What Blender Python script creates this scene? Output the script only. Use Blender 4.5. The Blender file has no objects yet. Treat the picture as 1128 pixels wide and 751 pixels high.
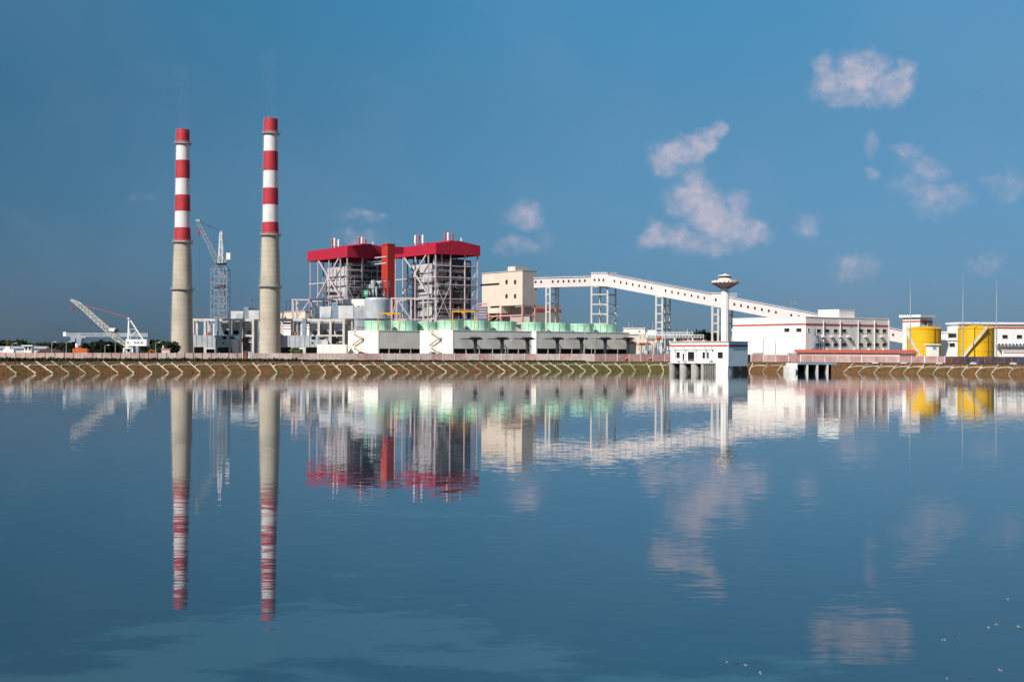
import bpy, math, random
from math import sin, cos, tan, pi, radians as R, sqrt, atan2
from mathutils import Vector
random.seed(7)
scene = bpy.context.scene
COL = scene.collection

# ------------------------------------------------------------------ camera
F = 1567.0; CX = 564.0; HY = 392.2; CAMZ = 5.0; ROLL = R(0.25)
cam_d = bpy.data.cameras.new('camera'); cam = bpy.data.objects.new('camera', cam_d)
COL.objects.link(cam); scene.camera = cam
cam_d.sensor_width = 36; cam_d.lens = F/1128*36
cam_d.shift_y = (HY-375.5)/1128
cam_d.clip_end = 60000; cam_d.clip_start = 0.1
from mathutils import Matrix
cam.matrix_world = Matrix.Translation((0, 0, CAMZ)) @ Matrix.Rotation(R(90), 4, 'X') @ Matrix.Rotation(ROLL, 4, 'Z')

# ------------------------------------------------------------------ sun, sky, exposure
SUN_AZ, SUN_EL = R(41), R(41)           # azimuth measured from behind the camera towards the left
sd = Vector((-sin(SUN_AZ)*cos(SUN_EL), -cos(SUN_AZ)*cos(SUN_EL), sin(SUN_EL)))
sl = bpy.data.lights.new('sun', 'SUN'); sl.energy = 5.0; sl.angle = R(0.53); sl.color = (1.0, .95, .87)
so = bpy.data.objects.new('sun', sl); COL.objects.link(so)
so.rotation_euler = sd.to_track_quat('Z', 'Y').to_euler(); so.location = (0, 0, 300)
scene.view_settings.view_transform = 'Standard'; scene.view_settings.look = 'None'
scene.view_settings.gamma = 1; scene.view_settings.use_curve_mapping = False
scene.view_settings.exposure = 0.30

world = bpy.data.worlds.new('World'); scene.world = world; world.use_nodes = True
wn, wl = world.node_tree.nodes, world.node_tree.links
wn.clear()
def WN(t, **k):
    n = wn.new(t)
    for a, b in k.items(): setattr(n, a, b)
    return n
def wmath(op, a, b=None, c=None, clamp=False):
    n = WN('ShaderNodeMath', operation=op); n.use_clamp = clamp
    for i, v in enumerate((a, b, c)):
        if v is None: continue
        if isinstance(v, (int, float)): n.inputs[i].default_value = v
        else: wl.new(v, n.inputs[i])
    return n.outputs[0]
sky = WN('ShaderNodeTexSky', sky_type='NISHITA'); sky.sun_disc = False
sky.sun_elevation = SUN_EL; sky.sun_rotation = R(180)+SUN_AZ
sky.altitude = 0; sky.air_density = 1.0; sky.dust_density = 0.3; sky.ozone_density = 2.5
tc = WN('ShaderNodeTexCoord'); sep = WN('ShaderNodeSeparateXYZ'); wl.new(tc.outputs['Generated'], sep.inputs[0])
X, Y, Z = sep.outputs
az = wmath('MULTIPLY', wmath('ARCTAN2', X, Y), 180/pi)          # degrees right of the view axis
el = wmath('MULTIPLY', wmath('ARCSINE', Z), 180/pi)
comb = WN('ShaderNodeCombineXYZ'); wl.new(az, comb.inputs[0]); wl.new(el, comb.inputs[1])
dirv = comb.outputs[0]
# humid air: the low sky is duller and darker than clear air would be
grad = WN('ShaderNodeValToRGB'); gr = grad.color_ramp
gr.elements[0].position = 0.0; gr.elements[0].color = (.115, .190, .355, 1)
gr.elements[1].position = 1.0; gr.elements[1].color = (.46, .52, .52, 1)
for p_, c_ in ((.06, (.128, .221, .390)), (.16, (.162, .310, .435)), (.28, (.198, .398, .485)), (.40, (.200, .525, .60))):
    e = gr.elements.new(p_); e.color = (*c_, 1)
wl.new(wmath('DIVIDE', el, 35.0, clamp=True), grad.inputs[0])
mulc = WN('ShaderNodeMixRGB', blend_type='MULTIPLY'); mulc.inputs[0].default_value = 1
azf = WN('ShaderNodeMapRange', interpolation_type='SMOOTHSTEP'); wl.new(az, azf.inputs[0])
azf.inputs[1].default_value = -26; azf.inputs[2].default_value = 6; azf.inputs[3].default_value = .70; azf.inputs[4].default_value = 1.02
scl = WN('ShaderNodeVectorMath', operation='SCALE'); wl.new(grad.outputs[0], scl.inputs[0]); wl.new(azf.outputs[0], scl.inputs['Scale'])
wl.new(sky.outputs[0], mulc.inputs[1]); wl.new(scl.outputs[0], mulc.inputs[2])
# clouds: soft lobes in sky directions broken up by noise
nz = WN('ShaderNodeTexNoise'); nz.inputs['Scale'].default_value = 1.0; nz.inputs['Detail'].default_value = 7
nz.inputs['Roughness'].default_value = .58; wl.new(dirv, nz.inputs['Vector'])
wsc = WN('ShaderNodeVectorMath', operation='MULTIPLY_ADD')
nzc = WN('ShaderNodeTexNoise'); nzc.inputs['Scale'].default_value = .9; nzc.inputs['Detail'].default_value = 4; wl.new(dirv, nzc.inputs['Vector'])
sub = WN('ShaderNodeVectorMath', operation='SUBTRACT'); wl.new(nzc.outputs['Color'], sub.inputs[0]); sub.inputs[1].default_value = (.5, .5, .5)
wl.new(sub.outputs[0], wsc.inputs[0]); wsc.inputs[1].default_value = (1.3, 1.3, 0); wl.new(dirv, wsc.inputs[2])
def lobe(px, py, rx, ry, s, rot=0):
    a = math.degrees(atan2(px-CX, F)); b = math.degrees(atan2(HY+(px-CX)*.00436-py, F))
    mp = WN('ShaderNodeMapping', vector_type='TEXTURE')
    wl.new(wsc.outputs[0], mp.inputs[0]); k = math.degrees(1/F)
    mp.inputs['Location'].default_value = (a, b, 0); mp.inputs['Rotation'].default_value = (0, 0, R(rot))
    mp.inputs['Scale'].default_value = (rx*k, ry*k, 1)
    ln = WN('ShaderNodeVectorMath', operation='LENGTH'); wl.new(mp.outputs[0], ln.inputs[0])
    mr = WN('ShaderNodeMapRange', interpolation_type='SMOOTHERSTEP')
    wl.new(ln.outputs['Value'], mr.inputs[0])
    mr.inputs[1].default_value = 1.6; mr.inputs[2].default_value = 0.1; mr.inputs[3].default_value = 0; mr.inputs[4].default_value = s
    return mr.outputs[0]
LOBES = [(735,176,26,20,1.0,0),(752,170,26,18,1.0,0),(774,158,26,13,1.1,40),(792,146,12,9,1.0,30),(764,200,20,20,.80,0),(762,222,30,24,.98,-20),(782,238,34,26,1.1,-15),(800,250,36,22,1.0,-10),
 (742,262,34,16,.85,0),(775,272,48,16,.75,0),(812,226,18,14,.72,0),(720,262,22,18,.85,20),(826,262,26,22,.85,0),(775,212,20,16,.60,0),
 (910,80,20,18,.85,0),(920,96,30,22,.90,0),(950,88,34,28,1.0,0),(957,68,12,14,.85,0),(980,104,28,22,.90,0),(995,92,12,18,.75,0),(945,112,48,16,.75,0),
 (1000,176,20,12,.66,0),(1015,196,26,16,.62,-20),(1008,214,32,18,.58,0),(1030,228,40,22,.55,0),(960,160,12,16,.60,0),(960,196,9,12,.58,0),
 (1108,216,24,18,.55,0),(575,238,26,16,.80,0),(570,272,30,14,.62,0),(400,240,32,9,.62,0),(155,227,22,8,.30,0),(400,262,34,12,.45,0),
 (888,252,20,14,.58,0),(942,298,32,18,.60,0),(1085,298,24,12,.45,0),(15,248,20,8,.22,0),(600,262,14,20,.38,0)]
acc = None
for L in LOBES:
    o = lobe(*L); acc = o if acc is None else wmath('MAXIMUM', acc, o)
nz2 = WN('ShaderNodeTexNoise'); nz2.inputs['Scale'].default_value = 2.3; nz2.inputs['Detail'].default_value = 5; nz2.inputs['Roughness'].default_value = .5; wl.new(dirv, nz2.inputs['Vector'])
nmix = wmath('ADD', wmath('MULTIPLY', nz.outputs[0], .55), wmath('MULTIPLY', nz2.outputs[0], .45))
near1 = wmath('MULTIPLY', acc, 2.5, clamp=True)
den = wmath('ADD', acc, wmath('MULTIPLY', wmath('MULTIPLY', wmath('ADD', nmix, -.53), 2.6), near1))
def sm(x, a, b, c):
    n = WN('ShaderNodeMapRange', interpolation_type='SMOOTHSTEP'); wl.new(x, n.inputs[0])
    n.inputs[1].default_value = a; n.inputs[2].default_value = b; n.inputs[3].default_value = 0; n.inputs[4].default_value = c; return n.outputs[0]
core = sm(den, .15, 1.35, .56); veil = wmath('MULTIPLY', sm(wmath('ADD', acc, wmath('MULTIPLY', wmath('ADD', nmix, -.5), .8)), .0, 1.0, .30), near1)
# broad thin veil, a little stronger to the right
nv = WN('ShaderNodeTexNoise'); nv.inputs['Scale'].default_value = .12; nv.inputs['Detail'].default_value = 4; wl.new(dirv, nv.inputs['Vector'])
thin = wmath('ADD', sm(nv.outputs[0], .40, .68, .045), sm(az, -5, 22, .045))
alpha = wmath('ADD', wmath('ADD', core, veil), thin, clamp=True)
tone = WN('ShaderNodeMixRGB'); wl.new(sm(den, .5, 1.5, 1.0), tone.inputs[0]); tone.inputs[1].default_value = (3.2, 3.2, 4.1, 1); tone.inputs[2].default_value = (4.0, 3.75, 4.3, 1)
cm = WN('ShaderNodeMixRGB'); wl.new(alpha, cm.inputs[0]); wl.new(mulc.outputs[0], cm.inputs[1]); wl.new(tone.outputs[0], cm.inputs[2])
bg = WN('ShaderNodeBackground'); bg.inputs[1].default_value = .115; wl.new(cm.outputs[0], bg.inputs[0])
wo = WN('ShaderNodeOutputWorld'); wl.new(bg.outputs[0], wo.inputs[0])

# ------------------------------------------------------------------ materials
def mat(name, col, rough=.7, var=.12, vscale=.4, metal=0, streak=0, bump=0, line=None, col2=None, spec=.4):
    m = bpy.data.materials.new(name); m.use_nodes = True
    n, l = m.node_tree.nodes, m.node_tree.links
    b = n['Principled BSDF']; b.inputs['Roughness'].default_value = rough; b.inputs['Metallic'].default_value = metal
    b.inputs['Specular IOR Level'].default_value = spec
    geo = n.new('ShaderNodeNewGeometry')
    cur = None
    def mix(fac, c1, c2, blend='MIX'):
        x = n.new('ShaderNodeMixRGB'); x.blend_type = blend
        for i, v in ((0, fac), (1, c1), (2, c2)):
            if isinstance(v, (int, float)): x.inputs[i].default_value = v
            elif isinstance(v, tuple): x.inputs[i].default_value = (*v[:3], 1)
            else: l.new(v, x.inputs[i])
        return x.outputs[0]
    def noise(scale, vec=(1, 1, 1), det=4):
        mp = n.new('ShaderNodeMapping'); l.new(geo.outputs['Position'], mp.inputs[0]); mp.inputs['Scale'].default_value = vec
        t = n.new('ShaderNodeTexNoise'); t.inputs['Scale'].default_value = scale; t.inputs['Detail'].default_value = det
        l.new(mp.outputs[0], t.inputs['Vector']); return t.outputs[0]
    def ramp(x, a, b_):
        r = n.new('ShaderNodeMapRange'); l.new(x, r.inputs[0]); r.inputs[1].default_value = a; r.inputs[2].default_value = b_
        return r.outputs[0]
    dark = tuple(max(0, c*(1-2*var)) for c in col); lite = tuple(min(1, c*(1+var)) for c in col)
    if col2: dark = col2
    cur = mix(ramp(noise(vscale), .3, .7), dark, lite)
    if streak:
        s = ramp(noise(1.0, (1.1, 1.1, .06), 3), .52, .75)
        x = n.new('ShaderNodeMath'); x.operation = 'MULTIPLY'; l.new(s, x.inputs[0]); x.inputs[1].default_value = streak
        cur = mix(x.outputs[0], cur, tuple(c*.55 for c in col))
    if line:                                   # horizontal joint lines every `line` metres
        sp = n.new('ShaderNodeSeparateXYZ'); l.new(geo.outputs['Position'], sp.inputs[0])
        axis = {'z': 2, 'x': 0}[line[2]] if len(line) > 2 else 2
        a = n.new('ShaderNodeMath'); a.operation = 'DIVIDE'; l.new(sp.outputs[axis], a.inputs[0]); a.inputs[1].default_value = line[0]
        f = n.new('ShaderNodeMath'); f.operation = 'FRACT'; l.new(a.outputs[0], f.inputs[0])
        g = n.new('ShaderNodeMath'); g.operation = 'LESS_THAN'; l.new(f.outputs[0], g.inputs[0]); g.inputs[1].default_value = line[1]
        h = n.new('ShaderNodeMath'); h.operation = 'MULTIPLY'; l.new(g.outputs[0], h.inputs[0]); h.inputs[1].default_value = .35
        cur = mix(h.outputs[0], cur, tuple(c*.45 for c in col))
    l.new(cur, b.inputs['Base Color'])
    if bump:
        bp = n.new('ShaderNodeBump'); bp.inputs['Strength'].default_value = bump; bp.inputs['Distance'].default_value = .2
        l.new(noise(2.5), bp.inputs['Height']); l.new(bp.outputs[0], b.inputs['Normal'])
    return m
M = dict(
 white=mat('white_render', (.80, .78, .74), .8, .04, .3, streak=.20),
 cream=mat('cream_render', (.78, .70, .58), .85, .04, .4, streak=.15),
 whitep=mat('white_paint', (.78, .77, .76), .6, .04, .5),
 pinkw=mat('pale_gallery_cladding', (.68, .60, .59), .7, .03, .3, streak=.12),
 grey=mat('grey_block_render', (.74, .71, .66), .85, .06, .25, streak=.25, line=(2.1, .05)),
 greyb=mat('pale_render', (.84, .80, .77), .85, .04, .2, streak=.12),
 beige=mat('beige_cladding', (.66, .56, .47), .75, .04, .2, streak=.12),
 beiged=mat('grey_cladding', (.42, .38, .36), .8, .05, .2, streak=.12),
 conc=mat('chimney_concrete', (.47, .41, .33), .9, .10, .12, streak=.3, line=(2.5, .09)),
 concw=mat('pale_concrete', (.62, .58, .54), .85, .08, .4, streak=.25),
 concd=mat('pier_concrete', (.42, .40, .36), .9, .10, .6, streak=.4),
 redpaint=mat('red_chimney_paint', (.44, .028, .042), .65, .10, .25, streak=.35),
 whitech=mat('white_chimney_paint', (.70, .64, .65), .7, .05, .25, streak=.22),
 maroon=mat('maroon_coat', (.26, .020, .016), .75, .06, .3, streak=.12),
 roofred=mat('crimson_cladding', (.39, .010, .038), .7, .04, .3, streak=.10),
 towerred=mat('orange_red_cladding', (.42, .030, .020), .7, .05, .3, streak=.12),
 redband=mat('red_band_paint', (.45, .07, .06), .7, .08, .6),
 steel=mat('pinkish_steel_paint', (.54, .45, .48), .6, .08, .7),
 steelg=mat('grey_steel', (.36, .37, .40), .55, .10, .7, metal=.2),
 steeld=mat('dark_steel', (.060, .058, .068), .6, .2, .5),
 steelb=mat('blue_grey_steel', (.22, .29, .36), .5, .12, .5),
 casing=mat('boiler_casing', (.50, .49, .50), .6, .08, .35, streak=.2, line=(3.2, .06)),
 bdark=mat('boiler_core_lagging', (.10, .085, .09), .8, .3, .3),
 duct=mat('duct_sheet_metal', (.45, .48, .52), .5, .10, .3, metal=.15, streak=.3),
 ductl=mat('pale_sheet_metal', (.62, .62, .64), .5, .08, .25, metal=.1, streak=.2),
 green=mat('mint_fibreglass', (.46, .76, .55), .5, .10, .35, streak=.35),
 yellow=mat('yellow_tank_paint', (.70, .41, .006), .55, .08, .25, streak=.30, line=(2.4, .035)),
 yellowf=mat('orange_yellow_paint', (.70, .33, .02), .5, .06, .5),
 glass=mat('dark_window_glass', (.020, .018, .024), .35, .2, .8, spec=.6),
 black=mat('dark_opening', (.012, .011, .013), .9, .2, .8),
 riser=mat('black_painted_pipe', (.030, .032, .038), .5, .2, .8),
 wallp=mat('pink_wall_panel', (.80, .58, .51), .85, .14, .35, streak=.25),
 wallpost=mat('wall_post_concrete', (.85, .74, .68), .85, .1, .8),
 fence=mat('dark_maroon_fence', (.060, .038, .050), .6, .25, .5),
 rib=mat('rib_concrete', (.60, .52, .41), .9, .22, .8, streak=.4), rib2=mat('stained_rib_concrete', (.40, .33, .25), .9, .25, .8, streak=.4),
 roofl=mat('flat_roof_membrane', (.30, .30, .31), .9, .1, .3),
 rust=mat('orange_machine_paint', (.55, .12, .03), .6, .2, 1.0),
 bark=mat('bark', (.09, .065, .045), .9, .2, 2.0),
 leaf=mat('dark_tree_leaves', (.020, .032, .014), .9, .3, .35, col2=(.010, .016, .008), spec=.1),
 leaf2=mat('shrub_leaves', (.07, .11, .035), .8, .3, 1.2, col2=(.03, .055, .02)),
 sign=mat('green_sign_sheet', (.02, .32, .16), .6, .1, 1.0),
 signred=mat('red_sign_paint', (.60, .02, .03), .5, .08, 1.0),
 rail=mat('galvanised_rail', (.45, .46, .48), .45, .08, 1.0, metal=.3),
)
def ground_mat(name, cols, scale, bump=.4):
    m = bpy.data.materials.new(name); m.use_nodes = True
    n, l = m.node_tree.nodes, m.node_tree.links; b = n['Principled BSDF']; b.inputs['Roughness'].default_value = .95
    b.inputs['Specular IOR Level'].default_value = .1
    geo = n.new('ShaderNodeNewGeometry')
    t = n.new('ShaderNodeTexNoise'); t.inputs['Scale'].default_value = scale; t.inputs['Detail'].default_value = 8; t.inputs['Roughness'].default_value = .7
    l.new(geo.outputs['Position'], t.inputs['Vector'])
    r = n.new('ShaderNodeValToRGB'); l.new(t.outputs[0], r.inputs[0])
    while len(r.color_ramp.elements) < len(cols): r.color_ramp.elements.new(.5)
    for i, c in enumerate(cols):
        r.color_ramp.elements[i].position = .34+.32*i/(len(cols)-1); r.color_ramp.elements[i].color = (*c, 1)
    t2 = n.new('ShaderNodeTexNoise'); t2.inputs['Scale'].default_value = 3.2; t2.inputs['Detail'].default_value = 5
    l.new(geo.outputs['Position'], t2.inputs['Vector'])
    mx = n.new('ShaderNodeMixRGB'); mx.blend_type = 'OVERLAY'; mx.inputs[0].default_value = .8
    l.new(r.outputs[0], mx.inputs[1]); l.new(t2.outputs[0], mx.inputs[2]); l.new(mx.outputs[0], b.inputs['Base Color'])
    bp = n.new('ShaderNodeBump'); bp.inputs['Strength'].default_value = bump; bp.inputs['Distance'].default_value = .4
    l.new(t2.outputs[0], bp.inputs['Height']); l.new(bp.outputs[0], b.inputs['Normal'])
    return m, n, l, geo, mx, b
def bank_material():
    m, n, l, geo, mx, b = ground_mat('bank_soil_and_grass', [(.125, .046, .024), (.18, .078, .036), (.105, .064, .026), (.080, .070, .022)], .45)
    # greener between the bay corner and the left shore
    sp = n.new('ShaderNodeSeparateXYZ'); l.new(geo.outputs['Position'], sp.inputs[0])
    mr = n.new('ShaderNodeMapRange'); mr.interpolation_type = 'SMOOTHSTEP'; l.new(sp.outputs[0], mr.inputs[0])
    mr.inputs[1].default_value = -10; mr.inputs[2].default_value = 25
    mr2 = n.new('ShaderNodeMapRange'); mr2.interpolation_type = 'SMOOTHSTEP'; l.new(sp.outputs[0], mr2.inputs[0])
    mr2.inputs[1].default_value = 62; mr2.inputs[2].default_value = 78; mr2.inputs[3].default_value = 1; mr2.inputs[4].default_value = 0
    mm = n.new('ShaderNodeMath'); mm.operation = 'MULTIPLY'; l.new(mr.outputs[0], mm.inputs[0]); l.new(mr2.outputs[0], mm.inputs[1])
    m2 = n.new('ShaderNodeMath'); m2.operation = 'MULTIPLY'; l.new(mm.outputs[0], m2.inputs[0]); m2.inputs[1].default_value = .7
    x = n.new('ShaderNodeMixRGB'); l.new(m2.outputs[0], x.inputs[0]); l.new(mx.outputs[0], x.inputs[1]); x.inputs[2].default_value = (.090, .088, .024, 1)
    l.new(x.outputs[0], b.inputs['Base Color']); return m
M['bank'] = bank_material()
M['ground'] = ground_mat('plant_ground', [(.14, .12, .09), (.22, .19, .15), (.10, .11, .05)], .05)[0]
M['verge'] = ground_mat('dark_verge', [(.030, .024, .018), (.045, .036, .024), (.035, .045, .02)], .3)[0]
M['shrubstuff'] = M['leaf2']

def water_material():
    m = bpy.data.materials.new('pond_water'); m.use_nodes = True
    n, l = m.node_tree.nodes, m.node_tree.links; b = n['Principled BSDF']
    b.inputs['IOR'].default_value = 1.33; b.inputs['Specular IOR Level'].default_value = .5
    b.inputs['Roughness'].default_value = .018
    geo = n.new('ShaderNodeNewGeometry')
    def nz(scale, vec, det, rough=.5, off=(0, 0, 0)):
        mp = n.new('ShaderNodeMapping'); l.new(geo.outputs['Position'], mp.inputs[0]); mp.inputs['Scale'].default_value = vec; mp.inputs['Location'].default_value = off
        t = n.new('ShaderNodeTexNoise'); t.inputs['Scale'].default_value = scale; t.inputs['Detail'].default_value = det; t.inputs['Roughness'].default_value = rough
        l.new(mp.outputs[0], t.inputs['Vector']); return t
    def vm(op, a, b_):
        x = n.new('ShaderNodeVectorMath'); x.operation = op
        for i, v in enumerate((a, b_)):
            if isinstance(v, tuple): x.inputs[i].default_value = v
            elif op == 'SCALE' and i == 1: 
                if isinstance(v, float): x.inputs['Scale'].default_value = v
                else: l.new(v, x.inputs['Scale'])
            else: l.new(v, x.inputs[i])
        return x.outputs[0]
    # slopes of three ripple trains, crests roughly across the view
    a = vm('MULTIPLY', vm('SUBTRACT', nz(1.0, (1.3, 4.5, 1), 2).outputs['Color'], (.5, .5, .5)), (.010, .027, 0))
    c = vm('MULTIPLY', vm('SUBTRACT', nz(1.0, (.16, .40, 1), 3, .6).outputs['Color'], (.5, .5, .5)), (.0015, .0055, 0))
    d = vm('MULTIPLY', vm('SUBTRACT', nz(1.0, (.02, .05, 1), 2).outputs['Color'], (.5, .5, .5)), (.001, .003, 0))
    s = vm('ADD', vm('ADD', a, c), d)
    # wind patches where ripples are stronger
    pt = nz(.012, (1, 2.2, 1), 4, .6)
    mr = n.new('ShaderNodeMapRange'); l.new(pt.outputs[0], mr.inputs[0]); mr.inputs[1].default_value = .35; mr.inputs[2].default_value = .65
    mr.inputs[3].default_value = .7; mr.inputs[4].default_value = 1.25
    spy = n.new('ShaderNodeSeparateXYZ'); l.new(geo.outputs['Position'], spy.inputs[0])
    far = n.new('ShaderNodeMapRange'); far.interpolation_type = 'SMOOTHSTEP'; l.new(spy.outputs[1], far.inputs[0])      # breezier out in the open
    far.inputs[1].default_value = 70; far.inputs[2].default_value = 300; far.inputs[3].default_value = 1.0; far.inputs[4].default_value = 1.0
    s = vm('SCALE', vm('SCALE', s, mr.outputs[0]), far.outputs[0])
    nn = n.new('ShaderNodeVectorMath'); nn.operation = 'NORMALIZE'; l.new(vm('ADD', s, (0, 0, 1)), nn.inputs[0])
    l.new(nn.outputs[0], b.inputs['Normal'])
    # near wisps: cloud and slick reflections painted paler into the base colour, mostly left
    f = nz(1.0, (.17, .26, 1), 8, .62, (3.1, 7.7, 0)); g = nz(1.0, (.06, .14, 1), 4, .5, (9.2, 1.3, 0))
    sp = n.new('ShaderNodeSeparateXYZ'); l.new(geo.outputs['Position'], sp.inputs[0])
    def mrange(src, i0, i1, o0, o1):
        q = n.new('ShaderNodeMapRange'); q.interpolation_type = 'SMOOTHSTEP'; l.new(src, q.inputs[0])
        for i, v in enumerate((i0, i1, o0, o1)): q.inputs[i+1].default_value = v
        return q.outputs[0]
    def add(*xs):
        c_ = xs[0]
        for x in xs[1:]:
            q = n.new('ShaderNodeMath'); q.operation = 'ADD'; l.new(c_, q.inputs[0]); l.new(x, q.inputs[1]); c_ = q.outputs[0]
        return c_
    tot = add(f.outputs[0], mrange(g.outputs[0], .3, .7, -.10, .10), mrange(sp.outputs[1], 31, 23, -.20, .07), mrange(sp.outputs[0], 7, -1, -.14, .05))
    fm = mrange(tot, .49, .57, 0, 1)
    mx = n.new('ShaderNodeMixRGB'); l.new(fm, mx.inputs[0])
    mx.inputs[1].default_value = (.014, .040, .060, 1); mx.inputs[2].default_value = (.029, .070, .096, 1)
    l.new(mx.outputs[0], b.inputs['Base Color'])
    return m
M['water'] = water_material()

# ------------------------------------------------------------------ helpers
def UX(px, py=385.0): return ((px-CX)*cos(ROLL)+(py-HY)*sin(ROLL))/F      # tan of azimuth
def UZ(px, py): return (-(px-CX)*sin(ROLL)+(py-HY)*cos(ROLL))/F            # tan below horizon
def W(px, py, D): return Vector((UX(px, py)*D, D, CAMZ-UZ(px, py)*D))
def ZZ(px, py, D): return CAMZ-UZ(px, py)*D
GZ = 3.35
class MB:
    def __init__(s): s.v = []; s.f = []; s.m = []; s.mi = 0
    def add(s, vs, fs):
        o = len(s.v); s.v += [tuple(v) for v in vs]; s.f += [tuple(i+o for i in f) for f in fs]; s.m += [s.mi]*len(fs); return s
    def box(s, x0, x1, y0, y1, z0, z1):
        vs = [(x, y, z) for z in (z0, z1) for y in (y0, y1) for x in (x0, x1)]
        return s.add(vs, [(0, 2, 3, 1), (4, 5, 7, 6), (0, 1, 5, 4), (2, 6, 7, 3), (0, 4, 6, 2), (1, 3, 7, 5)])
    def beam(s, p, q, w, h=None):
        p, q = Vector(p), Vector(q); h = h or w; d = (q-p)
        if d.length < 1e-6: return s
        d.normalize(); up = Vector((0, 0, 1)) if abs(d.z) < .95 else Vector((0, 1, 0))
        a = d.cross(up).normalized(); b = a.cross(d).normalized(); a *= w/2; b *= h/2
        vs = [p-a-b, p+a-b, p+a+b, p-a+b, q-a-b, q+a-b, q+a+b, q-a+b]
        return s.add(vs, [(0, 3, 2, 1), (4, 5, 6, 7), (0, 1, 5, 4), (1, 2, 6, 5), (2, 3, 7, 6), (3, 0, 4, 7)])
    def cyl(s, p, q, r0, r1=None, n=10):
        p, q = Vector(p), Vector(q); r1 = r0 if r1 is None else r1; d = (q-p).normalized()
        up = Vector((0, 0, 1)) if abs(d.z) < .95 else Vector((1, 0, 0))
        a = d.cross(up).normalized(); b = a.cross(d)
        vs = []
        for c, r in ((p, r0), (q, r1)):
            for i in range(n): t = 2*pi*i/n; vs.append(c+a*cos(t)*r+b*sin(t)*r)
        fs = [(i, (i+1) % n, n+(i+1) % n, n+i) for i in range(n)]+[tuple(range(n-1, -1, -1)), tuple(range(n, 2*n))]
        return s.add(vs, fs)
    def lathe(s, cx, cy, prof, n=32, cap=True, mats=None):
        o = len(s.v)
        for r, z in prof:
            for i in range(n): t = 2*pi*i/n; s.v.append((cx+r*cos(t), cy+r*sin(t), z))
        for k in range(len(prof)-1):
            for i in range(n):
                j = (i+1) % n; s.f.append((o+k*n+i, o+k*n+j, o+(k+1)*n+j, o+(k+1)*n+i)); s.m.append(mats[k] if mats else s.mi)
        if cap:
            s.f.append(tuple(o+i for i in range(n-1, -1, -1))); s.m.append(s.mi)
            s.f.append(tuple(o+(len(prof)-1)*n+i for i in range(n))); s.m.append(mats[-1] if mats else s.mi)
        return s
    def hexa(s, b, t):                          # bottom quad, top quad (both counter-clockwise from above)
        return s.add(list(b)+list(t), [(3, 2, 1, 0), (4, 5, 6, 7), (0, 1, 5, 4), (1, 2, 6, 5), (2, 3, 7, 6), (3, 0, 4, 7)])
    def prism(s, poly, z0, z1):
        n = len(poly); vs = [(x, y, z0) for x, y in poly]+[(x, y, z1) for x, y in poly]
        return s.add(vs, [tuple(range(n-1, -1, -1)), tuple(range(n, 2*n))]+[(i, (i+1) % n, n+(i+1) % n, n+i) for i in range(n)])
    def lattice(s, p, q, w0, w1, n, t, up=(0, 0, 1)):
        p, q = Vector(p), Vector(q); d = (q-p).normalized(); up = Vector(up)
        if abs(d.dot(up)) > .95: up = Vector((0, 1, 0))
        a = d.cross(up).normalized(); b = a.cross(d)
        def cs(k):
            c = p.lerp(q, k/n); w = (w0+(w1-w0)*k/n)/2
            return [c-a*w-b*w, c+a*w-b*w, c+a*w+b*w, c-a*w+b*w]
        prev = cs(0)
        for k in range(1, n+1):
            cur = cs(k)
            for i in range(4):
                j = (i+1) % 4
                s.beam(prev[i], cur[i], t); s.beam(cur[i], cur[j], t*.7)
                if k % 2: s.beam(prev[i], cur[j], t*.6)
                else: s.beam(prev[j], cur[i], t*.6)
            prev = cur
        return s
    def build(s, name, m, parent=None, smooth=False):
        me = bpy.data.meshes.new(name); me.from_pydata(s.v, [], s.f)
        for x in (m if isinstance(m, (list, tuple)) else [m]): me.materials.append(M[x] if isinstance(x, str) else x)
        me.polygons.foreach_set('material_index', s.m)
        if smooth: 
            me.polygons.foreach_set('use_smooth', [True]*len(s.f))
        me.update(); o = bpy.data.objects.new(name, me); COL.objects.link(o)
        if smooth:
            try: me.set_sharp_from_angle(angle=R(35))
            except Exception: pass
        if parent is not None: o.parent = parent
        return o
def tag(o, label, cat, group=None):
    o['label'] = label; o['category'] = cat
    if group: o['group'] = group
    return o
def thing(name, label, cat, loc=(0, 0, 0), rz=0, group=None):
    o = bpy.data.objects.new(name, None); COL.objects.link(o); o.location = loc; o.rotation_euler = (0, 0, rz)
    return tag(o, label, cat, group)
def copy_tree(o, parent=None):
    c = o.copy(); COL.objects.link(c)
    if parent is not None: c.parent = parent
    for ch in [x for x in bpy.data.objects if x.parent == o]: copy_tree(ch, c)
    return c
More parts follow.
